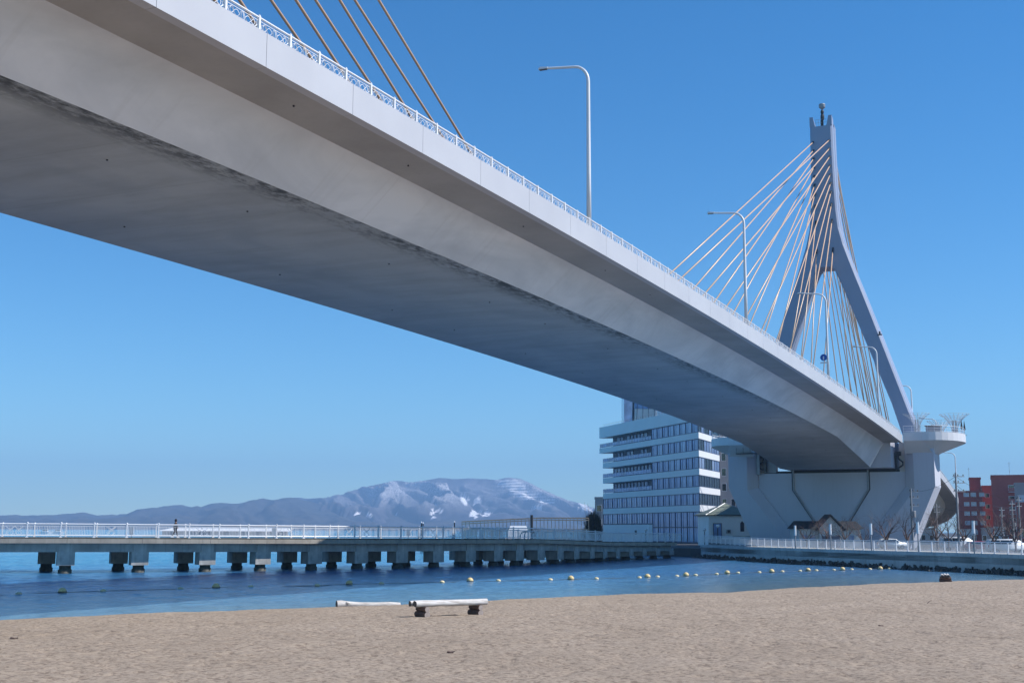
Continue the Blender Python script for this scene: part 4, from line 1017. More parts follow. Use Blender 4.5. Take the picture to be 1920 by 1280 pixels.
for i, (px_, d, h, lab) in enumerate(TR):
    o = protos[i] if i < 3 else copy_tree(protos[i % 3]); o['label'] = lab; o.location = at(px_, d, CITY_Z); o.scale = (h / 4.1,) * 3; o.rotation_euler = (0, 0, i * 1.3)
# dark shrub and pale bare tree by the office
t = thing('dark_shrub', 'dark evergreen shrub at the far left corner of the office building', 'shrub', at(1112, 268, CITY_Z))
rnd = random.Random(8); mb = MB()
for k in range(1500):
    a = rnd.random() * 6.28; u = rnd.random() ** .5; hgt = rnd.random(); rr = 2.5 * u * (1 - .45 * hgt); p = Vector((rr * math.cos(a), rr * math.sin(a), .1 + 3.2 * hgt * (1 - .3 * u)))
    d = Vector((math.cos(a) * .5, math.sin(a) * .5, 1)).normalized() * rnd.uniform(.3, .8); s_ = Vector((rnd.uniform(-1, 1), rnd.uniform(-1, 1), 0)).normalized() * .12
    mb.add([p - s_, p + s_, p + d], [(0, 1, 2)])
t.scale = (1, 1, 2.0); mb.build('crown', M['conifer'], t)
mb = MB(); 
for k in range(9): a = k * .7; mb.tube([(0, 0, 0), (1.2 * math.cos(a), 1.2 * math.sin(a), 2.0), (2.0 * math.cos(a), 2.0 * math.sin(a), 4.0 + .5 * math.sin(k * 3))], [.08, .05, .02], 4)
mb.build('trunk', M['bark'], t)
o = copy_tree(protos[1]); o['label'] = 'pale bare tree behind the dark shrub beside the office building'; o.location = at(1106, 280, CITY_Z); o.scale = (1.45,) * 3

# ------------------------------------------------------------------ office building
CO = at(1313, 260, CITY_Z); UL = Vector((-.299, .954, 0)).normalized(); UR = Vector((.375, .927, 0)).normalized()
office = thing('office_building', 'white office building with bands of blue-framed windows and balconies under the bridge', 'building', CO)
Lf, Rf, Bk = UL * 54, UR * 19, Vector((11, 56, 0)); NL = Vector((-UL.y, UL.x, 0)); NR = Vector((UR.y, -UR.x, 0))
def foot_poly(off, ext=0.0):
    """footprint with its two street faces moved out by off"""
    # corner of the moved faces
    det = UL.x * (-UR.y) + UR.x * UL.y
    A = NL * off; B_ = NR * off; D = B_ - A
    s_ = (D.x * (-UR.y) + UR.x * D.y) / det
    C_ = A + UL * s_
    return [C_, Rf + B_, Bk, UL * (54 + ext) + A + Vector((ext * .9, 0, 0)) * 0, ]
def band_(z0, z1, off=.14, ext=0.0, name='spandrel_band', mat='office_white'):
    mb = MB(); mb.prism([(v.x, v.y) for v in foot_poly(off, ext)], z0 - CITY_Z, z1 - CITY_Z); return mb.build(name, M[mat], office)
K0 = 9.3; P_ = 3.77
core_lo = [(v.x, v.y) for v in foot_poly(-.02)]
mb = MB(); mb.prism(core_lo, 0, K0 + P_ - 1.22 - CITY_Z); mb.build('wall', M['frame_blue'], office)
s1 = UL * 24.0 - NL * .02; s2 = UL * 24.0 - NL * 1.9; s3 = UL * 52.2 - NL * 1.9
c0 = foot_poly(-.02)
mb = MB(); mb.prism([(v.x, v.y) for v in (c0[0], c0[1], Bk, s3, s2, s1)], K0 + P_ - 1.22 - CITY_Z + .002, 28.4 - CITY_Z); mb.build('wall', M['balcony_wall'], office)
mb = MB(); mb.prism([(v.x, v.y) for v in (c0[0], c0[1], c0[1] + UL * 1, s1 - NL * .4, s1)], K0 + P_ - 1.2 - CITY_Z + .01, 26.7 - CITY_Z); 
for k in range(5): band_(K0 - 1.32 + P_ * k, K0 - .02 + P_ * k)
band_(26.9, 29.6, .16, 2.2, 'roof_band')
band_(K0 - 1.30 + P_ * 4, K0 - .02 + P_ * 4, .15, 2.2, 'balcony_slab')
# base wall below the far half
mb = MB(); a, c = UL * 24 + NL * .14, UL * 54 + NL * .14; b_, d = UL * 24 - NL * .5, UL * 54 - NL * .5
mb.hexa([(*v.xy, 0) for v in (a, c, d, b_)], [(*v.xy, 5.35 - CITY_Z) for v in (a, c, d, b_)]); mb.build('base_wall', M['office_white'], office)
def win_mesh(w, h, mull, gl):
    f = MB(); t_ = .12
    f.box((0, 0, h / 2), (w, .03, h)); fr = MB()
    for x in (-w / 2 + t_ / 2, w / 2 - t_ / 2): fr.box((x, .06, h / 2), (t_, .10, h))
    for z in (t_ / 2, h - t_ / 2): fr.box((0, .058, z), (w - 2 * t_, .09, t_))
    for m_ in mull: fr.box((m_ * w, .04, h / 2), (.03, .05, h - 2 * t_))
    return fr, f
wcache = {}
def window(u_pt, rz, w, h, gl, mull=(0.0,), parent=None):
    key = (round(w, 2), round(h, 2), gl, mull)
    parent = parent or office
    if key not in wcache:
        fr, f = win_mesh(w, h, mull, gl); o = fr.build('window', M['frame_blue'], parent); p2 = f.build('pane', M[gl], o); wcache[key] = (o.data, p2.data)
    else:
        o = inst('window', wcache[key][0], parent); inst('pane', wcache[key][1], o)
    o.location = u_pt; o.rotation_euler = (0, 0, rz); return o
rzL = math.atan2(UL.y, UL.x); rzR = math.atan2(-UR.y, -UR.x)
rnd = random.Random(2)
for i in range(18):
    s_ = 1.5 + 3.0 * i
    rows = [(-1, K0 - P_), (0, K0)] + [(k, K0 + P_ * k) for k in (1, 2, 3, 4)]
    for k, z in rows:
        if i >= 8 and k >= 1: continue
        if i < 8 and k == -1: continue
        window(UL * s_ + Vector((0, 0, z - CITY_Z)), rzL, 2.96, 2.43, rnd.choice(('glass', 'glass', 'glass_light')), (.16,) if i < 8 else (.05,))
    if i < 8:
        window(UL * s_ + Vector((0, 0, .2)), rzL, 2.96, 3.2, 'glass', (.16,)); window(UL * s_ + Vector((0, 0, 3.42)), rzL, 2.96, 3.2, 'glass', (.16,))
for i in range(8):
    for k, z in [(k, K0 + P_ * k) for k in range(5)]:
        window(UR * (1.2 + 2.37 * i) + Vector((0, 0, z - CITY_Z)), rzR, 2.34, 2.43, 'glass_dark' if k < 2 else rnd.choice(('glass_light', 'glass_light', 'glass', 'glass_dark')), (.0,))
    window(UR * (1.2 + 2.37 * i) + Vector((0, 0, .2)), rzR, 2.34, 6.4, 'glass_dark', (.0,))
for k in (1, 2, 3, 4):
    z = K0 + P_ * k
    for i in range(13):
        if rnd.random() < .22: continue
        window(UL * (25.5 + 2.08 * i) - NL * 1.88 + Vector((0, 0, z - CITY_Z)), rzL, rnd.choice((1.55, 1.9)), 2.3, rnd.choice(('glass', 'glass_light')), (.0,))
    mb = MB(); n = 20; L0, L1 = 24.2, 54.0 + (2.0 if k == 4 else 0)
    for j in range(n + 1): mb.box((0, 0, 0), (0, 0, 0)) if False else mb.tube([UL * (L0 + (L1 - L0) * j / n) + NL * .08 + Vector((0, 0, z - CITY_Z)), UL * (L0 + (L1 - L0) * j / n) + NL * .08 + Vector((0, 0, z + 1.0 - CITY_Z))], .035, 4)
    for h in (1.0, .1): mb.tube([UL * L0 + NL * .08 + Vector((0, 0, z + h - CITY_Z)), UL * L1 + NL * .08 + Vector((0, 0, z + h - CITY_Z))], .04, 4)
    rail_ = mb.build('balcony_railing', M['frame_blue'], office)
    mb = MB(); a, c = UL * L0 + NL * .06, UL * L1 + NL * .06; e = NL * .02
    mb.hexa([(*v.xy, z + .15 - CITY_Z) for v in (a, c, c + e, a + e)], [(*v.xy, z + .94 - CITY_Z) for v in (a, c, c + e, a + e)]); mb.build('balcony_glass', M['glass'], rail_)
# roof house and door panel
mb = MB(); mb.prism([(v.x, v.y) for v in (UL * 6 - NL * 4, UR * 12 - NR * 4 + UL * 6, Bk - Vector((2, 8, 0)), UL * 30 - NL * 4)], 29.6 - CITY_Z, 33.4 - CITY_Z); mb.build('roof_house', M['office_white'], office)
mb = MB()
for j in range(36): q = UL * (1.5 * j) + NL * .1; mb.tube([(q.x, q.y, 29.6 - CITY_Z), (q.x, q.y, 30.1 - CITY_Z)], .03, 4)
for h in (30.1,): mb.tube([(*(UL * 0 + NL * .1).xy, h - CITY_Z), (*(UL * 54 + NL * .1).xy, h - CITY_Z)], .03, 4)
mb.build('roof_railing', M['mid_metal'], office)
mb = MB(); q = UL * 26.5 + NL * .19; mb.box((q.x, q.y, 2.75), (2.2, .05, 2.1), rzL); mb.build('white_door', M['rail_white'], office)
mb = MB(); q = UL * 33.5 + NL * .19; mb.box((q.x, q.y, 2.3), (1.1, .05, .9), rzL); mb.build('vent', M['dark'], office)
# tall slanted tower far behind
t = thing('glass_tower', 'pale tower with a slanting side showing above the office roof', 'building', at(1215, 420, CITY_Z))
mb = MB(); mb.hexa([(-6.5, -6, 0), (14, -6, 0), (14, 8, 0), (-6.5, 8, 0)], [(-3.6, -4, 60), (10, -4, 60), (10, 6, 60), (-3.6, 6, 60)]); mb.build('wall', M['house_white'], t)
mb = MB()
for j in range(5):
    x0 = -5.6 + 2.3 * j; mb.hexa([(x0 + 1.0, -6.05 + .03, 30), (x0 + 1.12, -6.05 + .03, 30), (x0 + 1.12, -5.5, 30), (x0 + 1.0, -5.5, 30)], [(x0 * .62 + .9, -4.15, 59), (x0 * .62 + 1.02, -4.15, 59), (x0 * .62 + 1.02, -3.8, 59), (x0 * .62 + .9, -3.8, 59)])
mb.build('panel_joint', M['frame_blue'], t)
mb = MB(); mb.hexa([(-4.6, -4.72, 43), (1.5, -4.72, 43), (1.5, -4.3, 43), (-4.6, -4.3, 43)], [(-4.4, -4.52, 46.5), (1.5, -4.52, 46.5), (1.5, -4.1, 46.5), (-4.4, -4.1, 46.5)]); mb.build('window_band', M['glass'], t)
mb = MB(); mb.hexa([(-8.2, -5, 0), (-6.6, -5, 0), (-6.6, 5, 0), (-8.2, 5, 0)], [(-8.0, -5, 52), (-5.0, -5, 52), (-5.0, 5, 52), (-8.0, 5, 52)]); mb.build('glass_fin', M['glass_light'], t)
# grey block right of the office
def block(name, label, px0, px1, d, ztop, depth, wall, wins, ground=CITY_Z, wsize=(1.5, 1.9), gl='glass_dark', parapet=.5, frame='office_white', rz=0.0):
    a, c = at(px0, d), at(px1, d); w = c.x - a.x; t = thing(name, label, 'building', ((a.x + c.x) / 2, d, ground), rz - math.atan2((a.x + c.x) / 2, d) * .93); w *= math.cos(math.atan2(a.x, d))
    mb = MB(); mb.box((0, depth / 2, (ztop - ground) / 2), (w, depth, ztop - ground)); mb.build('wall', M[wall], t)
    mb = MB(); mb.box((0, depth / 2, ztop - ground + parapet / 2), (w + .3, depth + .3, parapet)); mb.build('parapet', M[wall], t)
    key = (wsize, gl, frame); ms = None
    for (x, z) in wins(w, ztop - ground):
        ww, hh = wsize
        if ms is None:
            f = MB()
            for sx in (-1, 1): f.box((sx * (ww / 2 - .05), -.05, hh / 2), (.1, .12, hh))
            for zz_ in (.05, hh - .05): f.box((0, -.05, zz_), (ww - .2, .12, .1))
            o = f.build('window', M[frame], t); g = MB(); g.box((0, -.012, hh / 2), (ww - .2, .03, hh - .2)); p2 = g.build('pane', M[gl], o); ms = (o.data, p2.data)
        else: o = inst('window', ms[0], t); inst('pane', ms[1], o)
        o.location = (x, 0, z)
    return t
block('apartment_block', 'plain grey apartment block squeezed between the office and the pier', 1349, 1424, 300, 27, 16, 'grey_wall', lambda w, h: [(-w / 2 + 1.35 + 2.1 * k, 1.2 + 3.62 * f) for f in range(7) for k in range(4)], wsize=(1.15, 1.9))
block('small_block', 'small grey block showing behind the shrub left of the office', 1116, 1136, 360, 13, 10, 'grey_wall', lambda w, h: [(-.4, 4), (-.4, 8)])
# ------------------------------------------------------------------ red blocks at the right
bl = block('red_block', 'low red apartment block with rows of small windows beside the viaduct', 1801, 1845, 330, zat(923, 330, 1820), 14, 'brick_red', lambda w, h: [(-w / 2 + 1.9 + 1.75 * k + (.35 if k > 1 else 0), 2.0 + 2.45 * f) for f in range(5) for k in range(3)], wsize=(1.35, 1.1), gl='glass_light')
block('red_tower', 'narrow red stair tower rising above the low red block', 1823, 1843.5, 338, zat(898, 338, 1830), 8, 'brick_red', lambda w, h: [])
block('red_block', 'paler red block between the stair tower and the tall red block', 1845.5, 1864, 345, zat(913, 345, 1850), 14, 'brick_red2', lambda w, h: [(.0, 3 + 3.0 * f) for f in range(4)], wsize=(1.2, 1.2))
tb = block('red_block', 'tall bright red apartment block with balconies at the right edge', 1864, 1990, 320, zat(893, 320, 1890), 18, 'brick_red', lambda w, h: [(-w / 2 + 4.7 + 2.3 * k, 2.0 + 2.8 * f) for f in range(5) for k in range(6)], wsize=(1.5, 1.4))
for f in range(5):
    mb = MB(); mb.box((1.5, -.6, 1.6 + 2.8 * f), (11, 1.2, .15)); b_ = mb.build('balcony', M['house_tan'], tb); mb = MB(); mb.box((1.5, -1.17, 2.2 + 2.8 * f), (11, .06, .95)); mb.build('balcony_front', M['brick_red2'], b_)
block('grey_blue_block', 'grey-blue building in front of the tall red block at the right edge', 1908, 1990, 290, zat(908, 290, 1910), 12, 'grey_wall', lambda w, h: [(-w / 2 + 1.2 + 2 * k, 1.5 + 2.6 * f) for f in range(4) for k in range(4)], gl='glass_light')
block('red_shop', 'low dark red building behind the utility poles at the right', 1909, 1990, 270, zat(945, 270, 1910), 8, 'brick_red', lambda w, h: [(-w / 2 + 1.5, 1.4), (-w / 2 + 4, 1.4)])
for j, (x_, z_) in enumerate(((1826, 898), (1902, 893))):
    d = 340; t = thing('roof_aerial', ['thin aerial on the red stair tower roof', 'thin aerial on the tall red block roof'][j], 'aerial', at(x_, d - 0.5 if j == 0 else 325, zat(z_, d, x_))); t.location.y = 341 if j == 0 else 326
    mb = MB(); mb.tube([(0, 0, 0), (0, 0, 3.2)], .04, 4); mb.build('mast', M['mid_metal'], t); mb = MB(); mb.tube([(-.4, 0, 2.8), (.4, 0, 2.8)], .025, 4); mb.build('crossbar', M['mid_metal'], t)
# low far row of houses closing the street
for j, (p0, p1, d, zt, mt, lab) in enumerate(((1800, 1830, 240, 4.3, 'house_white', 'low white shed behind the trees below the low red block'), (1842, 1862, 250, 4.6, 'grey_wall', 'low grey shed behind the bare trees at the right'), (1866, 1884, 235, 4.8, 'house_tan', 'low stone-coloured shed beside the utility poles'), (1722, 1752, 260, 4.6, 'house_tan', 'low building seen through the gap behind the slanting pier leg'))):
    block('shed', lab, p0, p1, d, zt, 8, mt, lambda w, h: [(-.6, .9), (1.0, .9)], wsize=(.9, 1.2), parapet=.2)

# ------------------------------------------------------------------ gabled building before the pier
d = 196; c = at(1556, d, CITY_Z); gb = thing('gabled_building', 'small pale building with slate roof and central gable before the bridge pier', 'building', c)
ze = zat(991, d, 1556) - CITY_Z; zr_ = zat(976, d, 1556) - CITY_Z; za = zat(963.5, d, 1556) - CITY_Z
mb = MB(); mb.box((0, 3, ze / 2), (9.7, 6, ze)); mb.build('wall', M['house_tan'], gb)
mb = MB(); mb.hexa([(-5.3, -.45, ze), (5.3, -.45, ze), (5.3, 6.4, ze), (-5.3, 6.4, ze)], [(-4.9, 2.9, zr_), (4.9, 2.9, zr_), (4.9, 3.1, zr_), (-4.9, 3.1, zr_)]); mb.build('roof', M['roof_slate'], gb)
mb = MB(); mb.prism_y([(-1.75, ze - 2.2), (1.75, ze - 2.2), (1.75, ze + .05), (0, za - .35), (-1.75, ze + .05)], -.55, 2.8); mb.build('gable', M['house_tan'], gb)
mb = MB()
for s_ in (-1, 1): mb.prism_y([(s_ * 0, za), (s_ * 0, za - .3), (s_ * 2.25, ze - .30), (s_ * 2.25, ze - .02)][::s_], -.9, 3.0)
mb.build('gable_roof', M['roof_slate'], gb)
for x in (-.75, .75): mb = MB(); mb.box((x, -.57, 1.0), (1.3, .06, 1.95)); mb.build('door', M['balcony_wall'], gb)
for x in (-3.9, -2.7, 3.3): mb = MB(); mb.box((x, -.03, ze * .55), (.8, .08, .8)); mb.build('window', M['glass'], gb)
# green-roofed house
d = 232; c = at(1371, d, CITY_Z); gh = thing('green_roofed_house', 'pale house with a green hipped roof between the office and the pier', 'house', c, R(6))
ze = zat(965, d, 1370) - CITY_Z; za = zat(942, d, 1370) - CITY_Z
mb = MB(); mb.box((0, 4, ze / 2), (8.4, 8, ze)); mb.build('wall', M['house_white'], gh)
mb = MB(); v = [(-4.9, -.6, ze), (4.9, -.6, ze), (4.9, 8.6, ze), (-4.9, 8.6, ze), (-.1, 3.4, za), (.1, 4.6, za)]; mb.add(v, [(0, 1, 4), (1, 2, 5, 4), (2, 3, 5), (3, 0, 4, 5), (3, 2, 1, 0)]); rf = mb.build('roof', M['roof_green'], gh)
mb = MB(); mb.box((0, 3.99, ze - .02), (9.6, 9.0, .2)); mb.build('eave', M['dark'], rf)
for q in (v[0], v[1]): mb = MB(); mb.tube([q, v[4]], .10, 5); mb.build('ridge', M['mid_metal'], rf)
mb = MB(); mb.box((-2.6, -.03, 2.6), (1.5, .08, 2.9)); w_ = mb.build('window', M['glass'], gh); mb = MB()
for x in (-3.37, -2.6, -1.83): mb.box((x, -.09, 2.6), (.08, .06, 2.9))
for z in (1.15, 4.05): mb.box((-2.6, -.088, z), (1.6, .05, .1))
mb.build('frame', M['dark'], w_)
mb = MB(); mb.prism_y([(1.75, 2.6), (2.45, 2.6), (2.45, 4.1), (2.1, 4.5), (1.75, 4.1)], -.07, .02); mb.build('arched_window', M['glass_dark'], gh)
mb = MB(); mb.box((-.6, -.35, 2.6), (.8, .4, .7)); a_ = mb.build('air_conditioner', M['mid_metal'], gh); mb = MB(); mb.tube([(-.6, -.58, 2.6), (-.6, -.555, 2.6)], .25, 12); mb.build('fan', M['dark'], a_)
mb = MB(); mb.box((0, -.1, .6), (8.7, .5, 1.2)); mb.build('plinth', M['mid_metal'], gh)
t = thing('low_wall', 'low grey wall in front of the green-roofed house', 'wall', at(1405, 215, CITY_Z), 0); mb = MB(); mb.box((0, 0, .9), (5.6, .3, 1.8)); mb.build('body', M['house_tan'], t); mb = MB(); mb.box((0, 0, 1.84), (5.8, .4, .08)); mb.build('coping', M['pole_concrete'], t)
# globe lights by the office
for j, (x_, top, d, lab) in enumerate(((1211, 992, 225, 'globe garden lamp by the white door of the office'), (1321, 992, 210, 'globe garden lamp at the office corner'), (1346, 985, 208, 'thin garden lamp post before the green-roofed house'))):
    h = zat(top, d, x_) - 2.0; t = thing('garden_lamp', lab, 'lamp', at(x_, d, CITY_Z), 0, 'garden lamps on the quay'); h += 2.0 - CITY_Z
    mb = MB(); mb.tube([(0, 0, 0), (0, 0, h - .3)], .06, 6); mb.build('pole', M['dark'], t); mb = MB(); mb.lathe([(.05, h - .35), (.3, h - .1), (.28, h + .1), (.05, h + .2)], n=10); mb.build('lamp_head', M['rail_white'], t)
# ------------------------------------------------------------------ far left quay: lattice shelter, tent, sculpture, posts
d = 262; a, c = at(866, d), at(1104, d); sh = thing('lattice_shelter', 'long brown timber lattice shelter on the quay below the mountain', 'shelter', ((a.x + c.x) / 2, d, CITY_Z)); w = c.x - a.x
z0, z1 = zat(978, d, 870) - CITY_Z, zat(971, d, 1090) - CITY_Z
n = 34
for j in range(n + 1):
    u = j / n; mb = MB(); zt = z0 + (z1 - z0) * min(1, u * 1.6); mb.box((-w / 2 + w * u, 0, zt / 2), (.12, .12, zt)); mb.build('post', M['lattice_wood'], sh)
mb = MB(); nseg = 20
for j in range(nseg):
    u0, u1 = j / nseg, (j + 1) / nseg; f = lambda u: z0 + (z1 - z0) * min(1, u * 1.6)
    for y0 in (-.1, 1.6, 3.2): mb.tube([(-w / 2 + w * u0, y0, f(u0)), (-w / 2 + w * u1, y0, f(u1))], .10, 4)
for j in range(90): u = j / 90; mb.tube([(-w / 2 + w * u, -.3, z0 + (z1 - z0) * min(1, u * 1.6) + .12), (-w / 2 + w * u, 3.6, z0 + (z1 - z0) * min(1, u * 1.6) + .12)], .06, 4)
for j in range(nseg):
    u0, u1 = j / nseg, (j + 1) / nseg
    for y0, dz in ((-.12, -.05), (-.12, -.5)): mb.hexa([(-w / 2 + w * u0, y0 - .04, f(u0) + dz), (-w / 2 + w * u1, y0 - .04, f(u1) + dz), (-w / 2 + w * u1, y0 + .04, f(u1) + dz), (-w / 2 + w * u0, y0 + .04, f(u0) + dz)], [(-w / 2 + w * u0, y0 - .04, f(u0) + dz + .2), (-w / 2 + w * u1, y0 - .04, f(u1) + dz + .2), (-w / 2 + w * u1, y0 + .04, f(u1) + dz + .2), (-w / 2 + w * u0, y0 + .04, f(u0) + dz + .2)])
mb.build('roof_lattice', M['lattice_wood'], sh)
mb = MB()
for j in range(150): u = (j + .5) / 150; mb.box((-w / 2 + w * u, 3.0, 1.5), (.08, .08, 3.0))
for z_ in (.6, 1.8, 2.4, 2.9): mb.tube([(-w / 2, 2.95, z_), (w / 2, 2.95, z_)], .05, 4)
mb.tube([(-w / 2, 2.95, 1.2), (w / 2, 2.95, 1.2)], .06, 4); mb.build('back_screen', M['lattice_wood'], sh, kind='stuff')
d = 246; t = thing('white_tent', 'white pitched tent beside the black sculpture on the far quay', 'tent', at(975, d, CITY_Z))
zt = zat(985, d, 965) - CITY_Z; mb = MB(); mb.hexa([(-2.9, -1.5, 1.0), (2.6, -1.5, 1.0), (2.6, 1.5, 1.0), (-2.9, 1.5, 1.0)], [(-1.9, -.05, zt), (1.2, -.05, zt), (1.2, .05, zt), (-1.9, .05, zt)]); mb.build('roof', M['car_white'], t)
mb = MB()
for x in (-2.8, 2.5):
    for y in (-1.4, 1.4): mb.tube([(x, y, 0), (x, y, 1.0)], .04, 4)
mb.build('leg', M['mid_metal'], t)
d = 240; t = thing('sculpture', 'black arched anchor-like sculpture with a tall dark post', 'sculpture', at(988, d, CITY_Z)); zt = zat(965, d, 997) - CITY_Z
mb = MB(); mb.tube([(.9, 0, 0), (.9, 0, zt)], .27, 8); mb.build('post', M['dark'], t)
for k, (x0, xm, x1, zm) in enumerate(((-1.5, -.9, .6, 2.3), (-.6, -.2, .7, 2.4), (1.6, 1.5, .8, 2.2))):
    mb = MB(); mb.tube([(x0, 0, 0), (x0 + (xm - x0) * .5, 0, zm * .8), (xm, 0, zm), (x1, 0, zm + .2)], .12, 6); mb.build('arm', M['dark'], t)
for j, (x_, top, lab) in enumerate(((790, 980, 'dark mooring post left of the lattice shelter, left one of a pair'), (793, 981, 'dark mooring post left of the lattice shelter, right one of a pair'), (852, 979, 'dark mooring post just left of the lattice shelter'))):
    d = 230; t = thing('mooring_post', lab, 'post', at(x_, d, 0), 0, 'mooring posts beyond the footbridge'); h = zat(top, d, x_)
    mb = MB(); mb.tube([(0, 0, -2.6), (0, 0, h)], .11, 8); mb.build('pile', M['dark'], t); mb = MB(); mb.lathe([(.12, h), (.12, h + .12), (.02, h + .28)], n=8); mb.build('cap', M['rail_white'], t)
# far shed on the breakwater and two small white boats
d = 640; a, c = at(300, d), at(545, d); t = thing('breakwater_shed', 'long low white shed roof far across the water behind the railing', 'shed', ((a.x + c.x) / 2, d, 0)); w = c.x - a.x; zt = zat(989.5, d, 420)
mb = MB(); mb.box((0, 0, .2), (w + 14, 14, 1.6)); mb.build('breakwater', M['quay_concrete'], t)
mb = MB(); mb.box((0, 0, 1.0 + (zt - 2.4) / 2), (w - 4, 7, zt - 2.4)); mb.build('wall', M['grey_wall'], t)
mb = MB(); mb.hexa([(-w / 2, -5, zt - 1.5), (w / 2, -5, zt - 1.5), (w / 2, 5, zt - 1.5), (-w / 2, 5, zt - 1.5)], [(-w / 2 + 6, -.2, zt), (w / 2 - 1, -.2, zt), (w / 2 - 1, .2, zt), (-w / 2 + 6, .2, zt)]); mb.build('roof', M['office_white'], t)
for j, (x_, d, lab) in enumerate(((86, 900, 'distant white boat behind the left end of the footbridge railing, left one'), (110, 930, 'distant white boat behind the left end of the footbridge railing, right one'))):
    t = thing('small_boat', lab, 'boat', at(x_, d, 0), 0, 'distant white boats'); l_ = 4.2
    mb = MB(); mb.loft([[(-l_, -1.2, 0), (-l_, 1.2, 0), (-l_, 1.3, 1.5), (-l_, -1.3, 1.5)], [(l_ * .5, -1.2, 0), (l_ * .5, 1.2, 0), (l_ * .5, 1.4, 1.6), (l_ * .5, -1.4, 1.6)], [(l_ * 1.1, -.05, .3), (l_ * 1.1, .05, .3), (l_ * 1.3, .05, 2.1), (l_ * 1.3, -.05, 2.1)]]); mb.build('hull', M['car_white'], t)
    mb = MB(); mb.box((-.6, 0, 2.4), (3.6, 2.0, 1.7)); c_ = mb.build('cabin', M['car_white'], t); mb = MB(); mb.box((-.6, 0, 2.6), (3.64, 2.04, .5)); mb.build('window', M['glass_dark'], c_)
# ------------------------------------------------------------------ utility poles and wires
UPO = [(1711, 186, 915, .8, 'utility pole with stacked crossarms in front of the right pier leg'), (1797, 176, 886, 1.0, 'tallest utility pole, right of the pier with three tiers of insulators'),
       (1757.5, 215, 944, .7, 'utility pole standing in the gap behind the slanting pier leg'), (1880, 205, 950, .7, 'utility pole before the tall red block, left of the cluster'), (1900, 190, 938, .8, 'utility pole in the cluster at the far right'), (1913, 182, 930, .8, 'utility pole at the right edge of the picture')]
tops = []; INS = None
for k, (x_, d, top, sc, lab) in enumerate(UPO):
    base = at(x_, d, CITY_Z); h = zat(top, d, x_) - CITY_Z
    t = thing('utility_pole', lab, 'utility pole', base, .25 + .1 * k, 'utility poles along the street'); tops.append(base + Vector((0, 0, h - .5)))
    mb = MB(); mb.tube([(0, 0, 0), (0, 0, h)], [.19, .12], 8); mb.build('pole', M['pole_concrete'], t)
    for j, z in enumerate((h - .5, h - 1.4, h - 2.6)[: 3 if k < 2 else 2]):
        mb = MB(); off = .5 if k < 2 else .1
        mb.box((off, 0, z), (2.0 * sc, .1, .1)); ca_ = mb.build('crossarm', M['mid_metal'], t)
        for x in (-.8, -.1, .8):
            if INS is None: mb = MB(); mb.lathe([(.03, 0), (.09, .05), (.05, .12), (.09, .18), (.03, .28)], (0, 0, 0), 6); q = mb.build('insulator', M['dark'], ca_); INS = q.data
            else: q = inst('insulator', INS, ca_)
            q.location = (off + x * sc, 0, z + .05)
    if k in (0, 3, 4): mb = MB(); mb.lathe([(.28, h - 4.3), (.3, h - 4.2), (.3, h - 3.4), (.26, h - 3.3)], (.35, 0, 0), 10); mb.build('transformer', M['pole_concrete'], t)
    mb = MB(); mb.tube([(-.16, 0, 1.5), (-.16, 0, h - 3)], .03, 4); mb.build('conduit', M['dark'], t)
def wire(a, b, sag, lab):
    mb = MB(); mb.tube([a.lerp(b, u) - Vector((0, 0, sag * 4 * u * (1 - u))) for u in np.linspace(0, 1, 12)], .022, 4); tag(mb.build('power_line', M['dark']), lab, 'wire')
wire(tops[0], tops[1], .6, 'power line between the pole before the pier leg and the tallest pole')
wire(tops[1], tops[5], .8, 'upper power line running right from the tallest utility pole')
wire(tops[1] - Vector((0, 0, 1.2)), tops[4] - Vector((0, 0, .6)), .9, 'lower power line running right from the tallest utility pole')
wire(tops[2], tops[3], .6, 'power line from the pole behind the pier leg to the pole cluster')
